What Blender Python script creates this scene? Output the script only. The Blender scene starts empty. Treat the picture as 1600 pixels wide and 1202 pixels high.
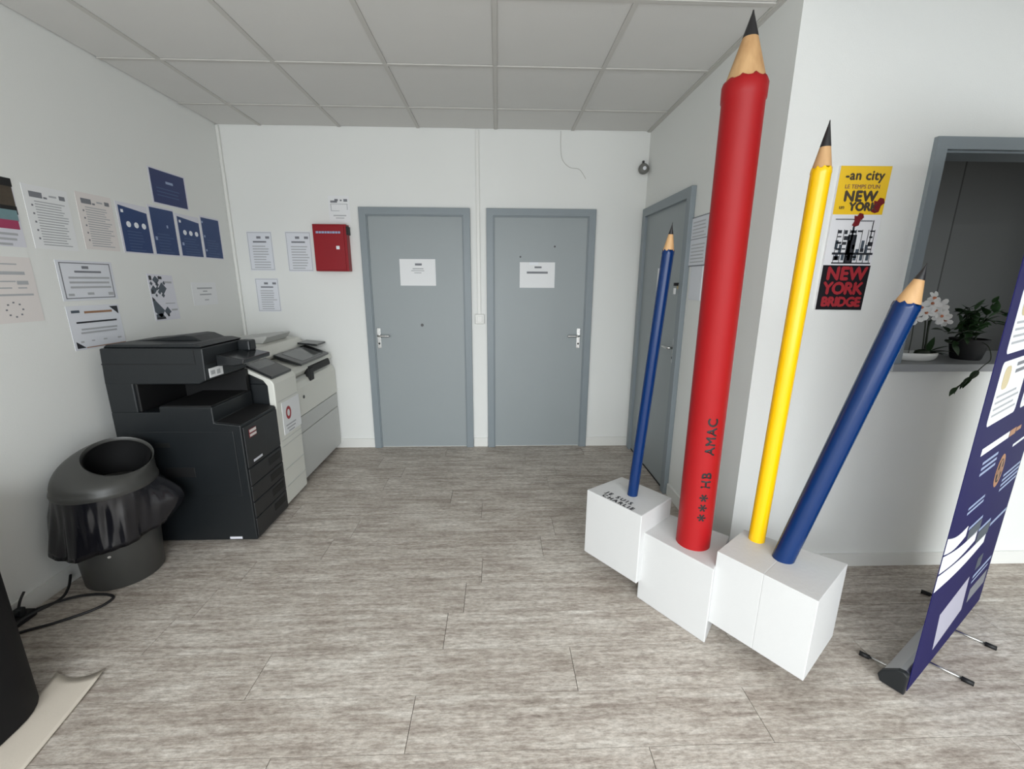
import bpy, bmesh, math, random
from mathutils import Vector, Matrix
random.seed(7)
S = bpy.context.scene
COL = S.collection

# ------------------------------------------------------------------ camera
F_PX = 672.99
PITCH, YAW, ROLL = 0.2350, 0.0339, 0.0050
CAM = Vector((2.0528, -3.7896, 1.4985))
cp, sp, cy, sy = math.cos(PITCH), math.sin(PITCH), math.cos(YAW), math.sin(YAW)
fw = Vector((sy * cp, cy * cp, -sp)); rt0 = Vector((cy, -sy, 0)); up0 = rt0.cross(fw)
rt = rt0 * math.cos(ROLL) + up0 * math.sin(ROLL); up = up0 * math.cos(ROLL) - rt0 * math.sin(ROLL)
cam_d = bpy.data.cameras.new('camera'); cam = bpy.data.objects.new('camera', cam_d); COL.objects.link(cam)
m3 = Matrix((rt, up, -fw)).transposed()
cam.matrix_world = Matrix.Translation(CAM) @ m3.to_4x4()
cam_d.sensor_width = 36.0; cam_d.sensor_fit = 'HORIZONTAL'; cam_d.lens = 36.0 * F_PX / 1600.0
cam_d.clip_start = 0.02
S.camera = cam

# ------------------------------------------------------------------ world, daylight, exposure
W = bpy.data.worlds.new('world'); S.world = W; W.use_nodes = True
bg = W.node_tree.nodes['Background']; bg.inputs[0].default_value = (0.86, 0.93, 1.0, 1); bg.inputs[1].default_value = 0.7

def area(name, loc, rot, sx, sy_, power, col):
    d = bpy.data.lights.new(name, 'AREA'); d.shape = 'RECTANGLE'; d.size = sx; d.size_y = sy_; d.energy = power; d.color = col
    o = bpy.data.objects.new(name, d); COL.objects.link(o); o.location = loc; o.rotation_euler = rot
    return o
# daylight entering through the shop-front glazing behind the camera
area('window_daylight', (2.2, -5.86, 1.32), (math.radians(90), 0, 0), 4.2, 2.2, 100, (0.93, 0.975, 1.0))
# the patch of bright sky high above the street, seen through the same glazing
area('sky_daylight', (1.2, -8.3, 4.2), (math.radians(52), 0, 0), 9.0, 4.0, 1060, (0.93, 0.975, 1.0))
S.view_settings.view_transform = 'Standard'; S.view_settings.look = 'None'
S.view_settings.gamma = 1.0; S.view_settings.use_curve_mapping = False
S.view_settings.exposure = 0.30

# ------------------------------------------------------------------ materials
def srgb(r, g, b):
    def c(v):
        v /= 255.0
        return v / 12.92 if v <= 0.04045 else ((v + 0.055) / 1.055) ** 2.4
    return (c(r), c(g), c(b), 1.0)

def mat(name, col, rough=0.5, metal=0.0, spec=0.5, var=0.0, vscale=4.0, bump=0.0, bscale=200.0, coat=0.0):
    m = bpy.data.materials.new(name); m.use_nodes = True
    nt = m.node_tree; b = nt.nodes['Principled BSDF']
    b.inputs['Base Color'].default_value = col
    b.inputs['Roughness'].default_value = rough
    b.inputs['Metallic'].default_value = metal
    b.inputs['Specular IOR Level'].default_value = spec
    if coat: b.inputs['Coat Weight'].default_value = coat; b.inputs['Coat Roughness'].default_value = 0.15
    tc = nt.nodes.new('ShaderNodeTexCoord')
    n = nt.nodes.new('ShaderNodeTexNoise'); n.inputs['Scale'].default_value = vscale; n.inputs['Detail'].default_value = 5
    nt.links.new(tc.outputs['Object'], n.inputs['Vector'])
    mx = nt.nodes.new('ShaderNodeMix'); mx.data_type = 'RGBA'
    v = max(var, 0.01)
    mx.inputs[6].default_value = tuple(c * (1 - v) for c in col[:3]) + (1,)
    mx.inputs[7].default_value = tuple(min(1, c * (1 + v)) for c in col[:3]) + (1,)
    nt.links.new(n.outputs['Fac'], mx.inputs[0]); nt.links.new(mx.outputs[2], b.inputs['Base Color'])
    if bump:
        n2 = nt.nodes.new('ShaderNodeTexNoise'); n2.inputs['Scale'].default_value = bscale; n2.inputs['Detail'].default_value = 3
        nt.links.new(tc.outputs['Object'], n2.inputs['Vector'])
        bp = nt.nodes.new('ShaderNodeBump'); bp.inputs['Strength'].default_value = bump; bp.inputs['Distance'].default_value = 0.002
        nt.links.new(n2.outputs['Fac'], bp.inputs['Height']); nt.links.new(bp.outputs['Normal'], b.inputs['Normal'])
    return m

M = {}
M['wall'] = mat('white_wall_paint', srgb(226, 227, 224), 0.6, var=0.02, vscale=1.2, bump=0.25, bscale=260)
M['tile'] = mat('ceiling_tile', srgb(213, 212, 209), 0.9, var=0.015, vscale=6, bump=0.3, bscale=300)
M['tbar'] = mat('ceiling_grid', srgb(196, 194, 189), 0.6)
M['plenum'] = mat('ceiling_plenum', srgb(90, 90, 88), 0.9)
M['skirt'] = mat('skirting_white', srgb(224, 224, 220), 0.4)
M['door'] = mat('door_grey_paint', srgb(146, 153, 155), 0.45, var=0.03, vscale=1.5, bump=0.1, bscale=120)
M['frame'] = mat('frame_grey_paint', srgb(130, 139, 144), 0.42)
M['chrome'] = mat('satin_metal', srgb(200, 200, 198), 0.25, metal=1.0)
M['dark_metal'] = mat('dark_metal', srgb(70, 70, 70), 0.35, metal=0.8)
M['paper'] = mat('paper_white', srgb(228, 229, 230), 0.6)
M['paper_warm'] = mat('paper_warm', srgb(222, 216, 213), 0.6)
M['paper_cool'] = mat('paper_cool', srgb(214, 214, 222), 0.35)
M['sleeve'] = mat('paper_in_sleeve', srgb(220, 222, 228), 0.2)
M['ink_grey'] = mat('ink_grey', srgb(172, 174, 177), 0.7)
M['ink_mid'] = mat('ink_mid', srgb(120, 122, 128), 0.7)
M['ink_dark'] = mat('ink_dark', srgb(40, 42, 48), 0.6)
M['ink_black'] = mat('ink_black', srgb(14, 14, 16), 0.6)
M['ink_white'] = mat('ink_white', srgb(232, 235, 240), 0.6)
M['ink_pale'] = mat('ink_pale', srgb(150, 165, 195), 0.6)
M['ink_navy'] = mat('ink_navy', srgb(28, 58, 108), 0.45, var=0.08, vscale=10)
M['ink_navy2'] = mat('ink_navy_dark', srgb(30, 46, 98), 0.45)
M['ink_bluegrey'] = mat('ink_bluegrey', srgb(60, 84, 124), 0.5)
M['ink_magenta'] = mat('ink_magenta', srgb(160, 58, 92), 0.5)
M['ink_brown'] = mat('ink_brown', srgb(72, 62, 50), 0.5, var=0.4, vscale=30)
M['ink_teal'] = mat('ink_teal', srgb(110, 140, 145), 0.5, var=0.2, vscale=20)
M['ink_slate'] = mat('ink_slate', srgb(72, 82, 92), 0.5)
M['ink_tan'] = mat('ink_tan', srgb(150, 110, 80), 0.5)
M['ink_red'] = mat('ink_red', srgb(158, 40, 48), 0.5)
M['ink_darkred'] = mat('ink_darkred', srgb(112, 20, 26), 0.5)
M['ink_lav'] = mat('ink_lavender', srgb(176, 174, 190), 0.5)
M['ink_badge'] = mat('badge_red', srgb(120, 52, 56), 0.5)
M['ink_gold'] = mat('ink_gold', srgb(205, 190, 150), 0.5)
M['ink_orange'] = mat('ink_orange', srgb(170, 122, 84), 0.5)
M['yellow_board'] = mat('yellow_board', srgb(240, 196, 40), 0.4, var=0.06, vscale=9)
M['white_board'] = mat('white_board', srgb(226, 226, 228), 0.4)
M['black_board'] = mat('black_board', srgb(26, 24, 28), 0.4)
M['red_paint'] = mat('red_pencil_paint', srgb(158, 14, 20), 0.46, spec=0.35, var=0.05, vscale=7, bump=0.12, bscale=60)
M['yellow_paint'] = mat('yellow_pencil_paint', srgb(238, 188, 8), 0.22, var=0.03, vscale=9)
M['blue_paint'] = mat('blue_pencil_paint', srgb(5, 42, 92), 0.24, spec=0.4, var=0.05, vscale=9)
M['lead'] = mat('pencil_lead', srgb(34, 33, 35), 0.4)
M['block'] = mat('block_white_paint', srgb(201, 201, 200), 0.55, var=0.01, vscale=8, bump=0.3, bscale=60)
M['red_box'] = mat('red_box_paint', srgb(142, 12, 26), 0.4, spec=0.3, var=0.03)
M['black_plastic'] = mat('black_plastic', srgb(21, 25, 28), 0.42, bump=0.08, bscale=400)
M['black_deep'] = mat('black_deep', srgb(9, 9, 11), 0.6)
M['black_gloss'] = mat('black_gloss', srgb(34, 36, 38), 0.18)
M['white_plastic'] = mat('white_plastic', srgb(216, 216, 208), 0.42)
M['grey_plastic'] = mat('grey_plastic', srgb(190, 191, 188), 0.45)
M['screen'] = mat('screen_glass', srgb(96, 98, 98), 0.12)
M['bin'] = mat('bin_plastic', srgb(60, 60, 58), 0.4, bump=0.1, bscale=300)
M['bag'] = mat('bag_film', srgb(21, 21, 26), 0.22, spec=0.6, var=0.1, vscale=30, bump=0.5, bscale=18)
M['cable'] = mat('cable_rubber', srgb(22, 22, 24), 0.5)
M['mat'] = mat('beige_mat', srgb(206, 196, 182), 0.7, var=0.05, vscale=8, bump=0.2, bscale=150)
M['cabinet'] = mat('black_cabinet', srgb(14, 14, 17), 0.6, spec=0.25)
M['banner'] = mat('banner_navy', srgb(17, 14, 76), 0.6, spec=0.2, var=0.12, vscale=1.2)
M['alu'] = mat('aluminium', srgb(196, 197, 200), 0.34, metal=0.85)
M['leaf'] = mat('leaf_green', srgb(38, 62, 34), 0.35, var=0.35, vscale=25)
M['stem'] = mat('stem_green', srgb(34, 44, 28), 0.5, var=0.2, vscale=30)
M['petal'] = mat('orchid_petal', srgb(236, 236, 234), 0.5, var=0.03, vscale=30)
M['orchid_core'] = mat('orchid_core', srgb(206, 128, 92), 0.5)
M['ceramic'] = mat('white_ceramic', srgb(226, 226, 222), 0.25)
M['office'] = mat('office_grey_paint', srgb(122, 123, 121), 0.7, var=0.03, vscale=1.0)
M['sill'] = mat('counter_laminate', srgb(150, 152, 154), 0.4)
M['grey_dark'] = mat('sensor_grey', srgb(112, 112, 108), 0.5)
M['black_front'] = mat('black_front_plastic', srgb(32, 33, 35), 0.45, bump=0.08, bscale=400)
M['brass'] = mat('brass', srgb(190, 165, 110), 0.3, metal=0.8)

def wood_mat():
    m = mat('pencil_wood', srgb(214, 170, 118), 0.55)
    nt = m.node_tree; b = nt.nodes['Principled BSDF']
    tc = nt.nodes.new('ShaderNodeTexCoord'); mp = nt.nodes.new('ShaderNodeMapping'); mp.inputs['Scale'].default_value = (10, 10, 2)
    n = nt.nodes.new('ShaderNodeTexNoise'); n.inputs['Scale'].default_value = 3; n.inputs['Detail'].default_value = 6
    r = nt.nodes.new('ShaderNodeValToRGB')
    r.color_ramp.elements[0].color = srgb(182, 140, 94); r.color_ramp.elements[1].color = srgb(206, 166, 118)
    r.color_ramp.elements[0].position = 0.3; r.color_ramp.elements[1].position = 0.7
    nt.links.new(tc.outputs['Object'], mp.inputs[0]); nt.links.new(mp.outputs[0], n.inputs['Vector'])
    nt.links.new(n.outputs['Fac'], r.inputs[0]); nt.links.new(r.outputs[0], b.inputs['Base Color'])
    return m
M['wood'] = wood_mat()

def plank_mat():
    m = bpy.data.materials.new('vinyl_plank'); m.use_nodes = True
    nt = m.node_tree; b = nt.nodes['Principled BSDF']; L = nt.links.new
    geo = nt.nodes.new('ShaderNodeNewGeometry'); oi = nt.nodes.new('ShaderNodeObjectInfo')
    add = nt.nodes.new('ShaderNodeVectorMath'); add.operation = 'ADD'
    cmb = nt.nodes.new('ShaderNodeCombineXYZ')
    mul = nt.nodes.new('ShaderNodeMath'); mul.operation = 'MULTIPLY'; mul.inputs[1].default_value = 37.0
    L(oi.outputs['Random'], mul.inputs[0]); L(mul.outputs[0], cmb.inputs[0]); L(mul.outputs[0], cmb.inputs[2])
    L(geo.outputs['Position'], add.inputs[0]); L(cmb.outputs[0], add.inputs[1])
    def noise(scale, sc, det, rough=0.6):
        mp = nt.nodes.new('ShaderNodeMapping'); mp.inputs['Scale'].default_value = sc
        L(add.outputs[0], mp.inputs[0])
        n = nt.nodes.new('ShaderNodeTexNoise'); n.inputs['Scale'].default_value = scale; n.inputs['Detail'].default_value = det
        n.inputs['Roughness'].default_value = rough; L(mp.outputs[0], n.inputs['Vector'])
        return n
    n1 = noise(3.4, (1.0, 10.0, 1.0), 10, 0.8)      # long streaks
    n2 = noise(34.0, (1.0, 2.6, 1.0), 6, 0.75)      # fine grain
    n3 = noise(2.2, (1.2, 2.2, 1.0), 4, 0.6)       # cloudy bleached patches
    r1 = nt.nodes.new('ShaderNodeValToRGB')
    e = r1.color_ramp.elements
    e[0].position = 0.30; e[0].color = srgb(132, 120, 112)
    e[1].position = 0.72; e[1].color = srgb(226, 222, 215)
    k = e.new(0.5); k.color = srgb(186, 178, 169)
    L(n1.outputs['Fac'], r1.inputs[0])
    r2 = nt.nodes.new('ShaderNodeValToRGB')
    r2.color_ramp.elements[0].position = 0.34; r2.color_ramp.elements[0].color = (0.54, 0.52, 0.50, 1)
    r2.color_ramp.elements[1].position = 0.62; r2.color_ramp.elements[1].color = (1.14, 1.14, 1.14, 1)
    L(n2.outputs['Fac'], r2.inputs[0])
    mx = nt.nodes.new('ShaderNodeMix'); mx.data_type = 'RGBA'; mx.blend_type = 'MULTIPLY'; mx.inputs[0].default_value = 0.8
    L(r1.outputs[0], mx.inputs[6]); L(r2.outputs[0], mx.inputs[7])
    r3 = nt.nodes.new('ShaderNodeValToRGB')
    r3.color_ramp.elements[0].position = 0.35; r3.color_ramp.elements[0].color = (0.84, 0.82, 0.80, 1)
    r3.color_ramp.elements[1].position = 0.7; r3.color_ramp.elements[1].color = (1.08, 1.09, 1.09, 1)
    L(n3.outputs['Fac'], r3.inputs[0])
    mx2 = nt.nodes.new('ShaderNodeMix'); mx2.data_type = 'RGBA'; mx2.blend_type = 'MULTIPLY'; mx2.inputs[0].default_value = 1.0
    L(mx.outputs[2], mx2.inputs[6]); L(r3.outputs[0], mx2.inputs[7])
    L(mx2.outputs[2], b.inputs['Base Color'])
    b.inputs['Roughness'].default_value = 0.5; b.inputs['Specular IOR Level'].default_value = 0.18
    bp = nt.nodes.new('ShaderNodeBump'); bp.inputs['Strength'].default_value = 0.18; bp.inputs['Distance'].default_value = 0.002
    L(n2.outputs['Fac'], bp.inputs['Height']); L(bp.outputs['Normal'], b.inputs['Normal'])
    return m
M['plank'] = plank_mat()

# ------------------------------------------------------------------ mesh helpers (world coordinates)
def box(bm, x0, x1, y0, y1, z0, z1):
    v = [bm.verts.new(p) for p in [(x0, y0, z0), (x1, y0, z0), (x1, y1, z0), (x0, y1, z0), (x0, y0, z1), (x1, y0, z1), (x1, y1, z1), (x0, y1, z1)]]
    for f in [(3, 2, 1, 0), (4, 5, 6, 7), (0, 1, 5, 4), (1, 2, 6, 5), (2, 3, 7, 6), (3, 0, 4, 7)]:
        bm.faces.new([v[i] for i in f])

def hexa(bm, bot, top):
    v = [bm.verts.new(p) for p in list(bot) + list(top)]
    for f in [(3, 2, 1, 0), (4, 5, 6, 7), (0, 1, 5, 4), (1, 2, 6, 5), (2, 3, 7, 6), (3, 0, 4, 7)]:
        bm.faces.new([v[i] for i in f])

def prism(bm, poly, fn, a, b):
    """poly of 2-D points swept from a to b; fn(p, t) -> 3-D"""
    A = [bm.verts.new(fn(p, a)) for p in poly]; B = [bm.verts.new(fn(p, b)) for p in poly]
    n = len(poly)
    bm.faces.new(A); bm.faces.new(B[::-1])
    for i in range(n):
        bm.faces.new([A[i], B[i], B[(i + 1) % n], A[(i + 1) % n]])

XZ = lambda p, t: (p[0], t, p[1])

def frame_axes(d):
    d = Vector(d).normalized()
    a = Vector((0, 0, 1)) if abs(d.z) < 0.9 else Vector((1, 0, 0))
    x = d.cross(a).normalized(); y = d.cross(x).normalized()
    return d, x, y

def lathe(bm, base, tip, prof, seg=32, wav=None):
    """prof: list of (t along axis in metres, radius); wav: {ring index: (amp, n)}"""
    base = Vector(base); d, x, y = frame_axes(Vector(tip) - base)
    rings = []
    for k, (t, r) in enumerate(prof):
        if r <= 1e-6:
            rings.append([bm.verts.new(base + d * t)])
        else:
            ring = []
            for i in range(seg):
                a = 2 * math.pi * i / seg
                tt = t
                if wav and k in wav: tt = t + wav[k][0] * abs(math.sin(wav[k][1] * a / 2))
                ring.append(bm.verts.new(base + d * tt + (x * math.cos(a) + y * math.sin(a)) * r))
            rings.append(ring)
    for A, B in zip(rings, rings[1:]):
        if len(A) == 1 and len(B) == 1: continue
        for i in range(seg):
            j = (i + 1) % seg
            if len(A) == 1: bm.faces.new([A[0], B[i], B[j]])
            elif len(B) == 1: bm.faces.new([A[j], A[i], B[0]])
            else: bm.faces.new([A[j], A[i], B[i], B[j]])
    for R, flip in ((rings[0], 0), (rings[-1], 1)):
        if len(R) > 1: bm.faces.new(R if not flip else R[::-1])

def cyl(bm, p0, p1, r, seg=16):
    h = (Vector(p1) - Vector(p0)).length
    lathe(bm, p0, p1, [(0, r), (h, r)], seg)

def catmull(P, n=8):
    P = [Vector(p) for p in P]; out = []
    for i in range(len(P) - 1):
        p0 = P[max(i - 1, 0)]; p1 = P[i]; p2 = P[i + 1]; p3 = P[min(i + 2, len(P) - 1)]
        for k in range(n):
            t = k / n
            out.append(0.5 * ((2 * p1) + (p2 - p0) * t + (2 * p0 - 5 * p1 + 4 * p2 - p3) * t * t + (3 * p1 - p0 - 3 * p2 + p3) * t ** 3))
    out.append(P[-1]); return out

def tube(bm, pts, r, seg=8, n=8):
    pts = catmull(pts, n) if n else [Vector(p) for p in pts]
    rings = []; prev = None
    for i, p in enumerate(pts):
        d = (pts[min(i + 1, len(pts) - 1)] - pts[max(i - 1, 0)]).normalized()
        if prev is None: _, x, y = frame_axes(d)
        else:
            x = (prev - d * prev.dot(d)).normalized(); y = d.cross(x)
        prev = x
        rr = r(i / (len(pts) - 1)) if callable(r) else r
        rings.append([bm.verts.new(p + (x * math.cos(2 * math.pi * k / seg) + y * math.sin(2 * math.pi * k / seg)) * rr) for k in range(seg)])
    for A, B in zip(rings, rings[1:]):
        for i in range(seg):
            j = (i + 1) % seg; bm.faces.new([A[i], A[j], B[j], B[i]])
    bm.faces.new(rings[0][::-1]); bm.faces.new(rings[-1])

ORIGIN = {}
def obj(name, bm, material, parent=None, origin=None, bevel=0.0, smooth=False, segs=2):
    """one mesh object; vertices given in world space, origin = the thing's base"""
    if parent is not None and origin is None: origin = ORIGIN[parent.name]
    o_ = Vector(origin) if origin is not None else Vector((0, 0, 0))
    bmesh.ops.recalc_face_normals(bm, faces=bm.faces[:])
    if bevel:
        es = [e for e in bm.edges if len(e.link_faces) == 2 and e.calc_face_angle(0) > 0.5]
        bmesh.ops.bevel(bm, geom=es, offset=bevel, segments=segs, affect='EDGES', profile=0.5, clamp_overlap=True)
    bmesh.ops.translate(bm, verts=bm.verts[:], vec=-o_)
    me = bpy.data.meshes.new(name); bm.to_mesh(me); bm.free()
    if smooth:
        for p in me.polygons: p.use_smooth = True
    me.materials.append(material)
    ob = bpy.data.objects.new(name, me); COL.objects.link(ob)
    if parent is not None: ob.parent = parent
    else: ob.location = o_
    ORIGIN[ob.name] = o_
    return ob

def smooth_angle(ob, ang=40):
    for p in ob.data.polygons: p.use_smooth = True
    try: ob.data.set_sharp_from_angle(angle=math.radians(ang))
    except Exception: pass
    return ob

def tag(o, label, cat=None, group=None):
    o['label'] = label
    if cat: o['category'] = cat
    if group: o['group'] = group
    return o

def thing(name, loc, label, cat, group=None):
    e = bpy.data.objects.new(name, None); COL.objects.link(e); e.location = loc; e.empty_display_size = 0.05
    ORIGIN[e.name] = Vector(loc)
    return tag(e, label, cat, group)

def struct(name, bm, material, parent=None, bevel=0.0):
    o = obj(name, bm, material, parent, bevel=bevel)
    if parent is None: o['kind'] = 'structure'
    return o

def B_(*a):
    bm = bmesh.new(); box(bm, *a); return bm

def text_geo(s, size, align='LEFT', spacing=1.0):
    """vertices (2-D) and faces of a line of lettering"""
    c = bpy.data.curves.new('lettering', 'FONT'); c.body = s; c.size = size; c.align_x = align; c.resolution_u = 3; c.space_character = spacing
    t = bpy.data.objects.new('lettering_tmp', c); COL.objects.link(t)
    dg = bpy.context.evaluated_depsgraph_get(); dg.update()
    me = bpy.data.meshes.new_from_object(t.evaluated_get(dg))
    vs = [(v.co.x, v.co.y) for v in me.vertices]; fs = [tuple(p.vertices) for p in me.polygons]
    bpy.data.objects.remove(t); bpy.data.curves.remove(c); bpy.data.meshes.remove(me)
    return vs, fs

def put_text(bm, s, size, fn, align='LEFT', spacing=1.0, bold=0.0, nrm=(0, 0, 0)):
    vs, fs = text_geo(s, size, align, spacing)
    offs = [(0, 0)] if not bold else [(-bold, 0), (bold, 0), (0, bold), (0, -bold)]
    for q_i, (ox, oy) in enumerate(offs):
        V = [bm.verts.new(Vector(fn(x + ox, y + oy)) + Vector(nrm) * (.0004 * q_i)) for x, y in vs]
        for f in fs:
            try: bm.faces.new([V[i] for i in f])
            except ValueError: pass

# ------------------------------------------------------------------ setting
XL, XR, H = -0.124, 3.284, 2.674
YW = -1.79            # wall with the counter opening
YF = -5.75            # glazed front behind the camera
XF = 6.4
struct('wall_back', B_(XL - .12, XR + 0.1, 0, 0.12, -0.05, 2.85), M['wall'])
struct('wall_left', B_(XL - .12, XL, YF, 0, -0.05, 2.85), M['wall'])
struct('wall_right', B_(XR, XR + .1, YW + .12, 0, -0.05, 2.85), M['wall'])
# wall with counter opening
OX0, OX1, OZ0, OZ1 = 3.99, 5.6, 1.085, 2.066
bm = bmesh.new()
gx = [XR, OX0, OX1, XF]; gz = [-.05, OZ0, OZ1, 2.85]
gv = {(i, j, k): bm.verts.new((gx[i], YW + .12 * k, gz[j])) for i in range(4) for j in range(4) for k in range(2)}
solid = lambda i, j: 0 <= i < 3 and 0 <= j < 3 and (i, j) != (1, 1)
for i in range(3):
    for j in range(3):
        if not solid(i, j): continue
        for k in range(2): bm.faces.new([gv[i, j, k], gv[i + 1, j, k], gv[i + 1, j + 1, k], gv[i, j + 1, k]])
        for (di, dj, a, b) in ((-1, 0, (0, 0), (0, 1)), (1, 0, (1, 0), (1, 1)), (0, -1, (0, 0), (1, 0)), (0, 1, (0, 1), (1, 1))):
            if not solid(i + di, j + dj): bm.faces.new([gv[i + a[0], j + a[1], 0], gv[i + b[0], j + b[1], 0], gv[i + b[0], j + b[1], 1], gv[i + a[0], j + a[1], 1]])
struct('wall_counter_side', bm, M['wall'])
struct('wall_far_right', B_(XF, XF + .12, YF, YW, -.05, 2.85), M['wall'])
# glazed front (behind the camera): posts and rails around the panes
bm = bmesh.new()
box(bm, XL - .12, 0.05, YF - .1, YF, -.05, 2.85); box(bm, 5.75, XF + .12, YF - .1, YF, -.05, 2.85)
box(bm, 0.05, 5.75, YF - .1, YF, -.05, 0.2); box(bm, 0.05, 5.75, YF - .1, YF, 2.45, 2.85)
struct('wall_front', bm, M['wall'])
bm = bmesh.new()
for x in (0.05, 1.95, 3.85, 5.7): box(bm, x, x + .05, YF - .07, YF - .02, .2, 2.45)
box(bm, .05, 5.75, YF - .07, YF - .02, .2, .25); box(bm, .05, 5.75, YF - .07, YF - .02, 2.40, 2.45)
struct('window_1', bm, M['frame'])
# office behind the counter
OYB = -0.4
bm = bmesh.new(); box(bm, 5.494, 8.2, OYB, OYB + .1, -.05, 2.85); box(bm, XR + .1, 5.494, OYB - .05, OYB + .1, -.05, 2.85)
struct('wall_office_back', bm, M['office'])
bm = bmesh.new(); box(bm, 8.1, 8.2, YW + .12, OYB, -.05, 2.85); box(bm, XF, 8.2, YW, YW + .12, -.05, 2.85)
struct('wall_office_side', bm, M['office'])
struct('floor_office', B_(XR + .1, 8.2, YW + .12, OYB, -.05, -.002), M['plank'])
struct('ceiling_office', B_(XR + .1, 8.2, YW + .12, OYB, 2.69, 2.8), M['office'])

struct('trim_2', B_(5.490, 5.498, OYB - .053, OYB + .02, 0, 2.69), M['plenum'])

# floor planks
floor = struct('floor', B_(XL, XF, YF, 0, -.06, -.006), M['ink_brown'])
PW, PL = 0.2042, 1.232
known = {-1: 1.745, 0: 2.352, 1: 1.82, 2: 1.89, 3: 1.966, 4: 2.306}
Y0 = -2.491
k = -15
cnt = 0
while True:
    ya = Y0 + k * PW; yb = ya + PW
    if ya >= -0.001: break
    if yb > -4.9:
        ya_, yb_ = max(ya, -4.9), min(yb, 0)
        x = known.get(k, random.uniform(0, PL)); x -= math.ceil((x - XL) / PL) * PL
        while x < 5.25:
            xa, xb = max(x, XL), min(x + PL, 5.3)
            if xb - xa > .02 and not (ya_ >= YW and xa > XR):
                if ya_ > YW and xb > XR: xb = XR
                bm = B_(xa + .0011, xb - .0011, ya_ + .0009, yb_ - .0009, -.006, 0.0)
                p = obj('plank', bm, M['plank'], floor, origin=(0, 0, 0)); cnt += 1
            x += PL
    k += 1
struct('floor_threshold', B_(XL, XF, YF, -4.9, -.006, 0.0), M['plank'])

# suspended ceiling: slab, tiles, T-grid
T = 0.6112; G0 = 0.209; R0 = -0.4108
ceil = struct('ceiling', B_(XL, XF, YF, 0, H + .02, H + .12), M['plenum'])
xs = [XL + .006] + [G0 + i * T for i in range(0, 11) if G0 + i * T < 5.9] + [XF]
ys = [-.006] + [R0 - i * T for i in range(0, 9)] + [YF]
def in_room(xa, xb, ya, yb): return not (ya >= YW and xa >= XR)
for i in range(len(xs) - 1):
    for j in range(len(ys) - 1):
        xa, xb, yb, ya = xs[i], xs[i + 1], ys[j], ys[j + 1]
        if xa < XR < xb and yb > YW: xb2 = XR - .004
        else: xb2 = xb
        if yb > YW and xa >= XR: continue
        if yb > YW > ya and xa >= XR: yb = YW
        g = .010
        obj('ceiling_tile', B_(xa + (g if i else 0), xb2 - g, ya + g, yb - (g if j else 0), H - .002, H + .015), M['tile'], ceil, origin=(0, 0, 0), bevel=.003, segs=1)
for x in xs[1:-1]:
    y1 = 0 if x < XR else YW
    obj('grid_bar', B_(x - .012, x + .012, YF, y1 - .004, H - .007, H - .002), M['tbar'], ceil, origin=(0, 0, 0))
for y in ys[1:-1]:
    x1 = XR if y > YW else XF
    obj('grid_bar', B_(XL + .006, x1 - .004, y - .012, y + .012, H - .0075, H - .0025), M['tbar'], ceil, origin=(0, 0, 0))
# L-trim along the walls
obj('edge_trim', B_(XR - .022, XR, YW, 0, H - .010, H - .003), M['tbar'], ceil, origin=(0, 0, 0))

# skirting
bm = bmesh.new(); box(bm, XL, .92, -.012, 0, 0, .085); box(bm, 1.833, 1.957, -.012, 0, 0, .085); box(bm, 2.876, XR, -.012, 0, 0, .085)
struct('baseboard_back', bm, M['skirt'])
struct('baseboard_left', B_(XL, XL + .012, YF, -.012, 0, .085), M['skirt'])
bm = bmesh.new(); box(bm, XR - .012, XR, YW, -.97, 0, .085)
struct('baseboard_right', bm, M['skirt'])
struct('baseboard_counter_side', B_(XR - .012, XF, YW - .012, YW, 0, .075), M['skirt'])
# corner conduit on the left
bm = bmesh.new(); box(bm, XL, XL + .022, -.022, 0, .085, H - .01)
struct('trim_1', bm, M['skirt'], bevel=.004)

# ------------------------------------------------------------------ doors
def lever(parent, fn, sgn):
    """backplate and lever on a door; fn(a along width, z, depth)"""
    bm = bmesh.new()
    def bx(a0, a1, z0, z1, d0, d1):
        hexa(bm, [fn(a0, z0, d0), fn(a1, z0, d0), fn(a1, z0, d1), fn(a0, z0, d1)], [fn(a0, z1, d0), fn(a1, z1, d0), fn(a1, z1, d1), fn(a0, z1, d1)])
    bx(-.016, .016, -.10, .075, 0, .006)
    pl = obj('handle_plate', bm, M['chrome'], parent, bevel=.003)
    bm = bmesh.new()
    tube(bm, [fn(0, .01, .005), fn(0, .01, .038), fn(sgn * .02, .01, .046), fn(sgn * .10, .01, .046)], .0085, 10, 6)
    obj('lever', bm, M['chrome'], pl, smooth=True)
    bm = bmesh.new(); cyl(bm, fn(0, -.06, .006), fn(0, -.06, .010), .008, 12)
    obj('keyhole', bm, M['black_deep'], pl)

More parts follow.
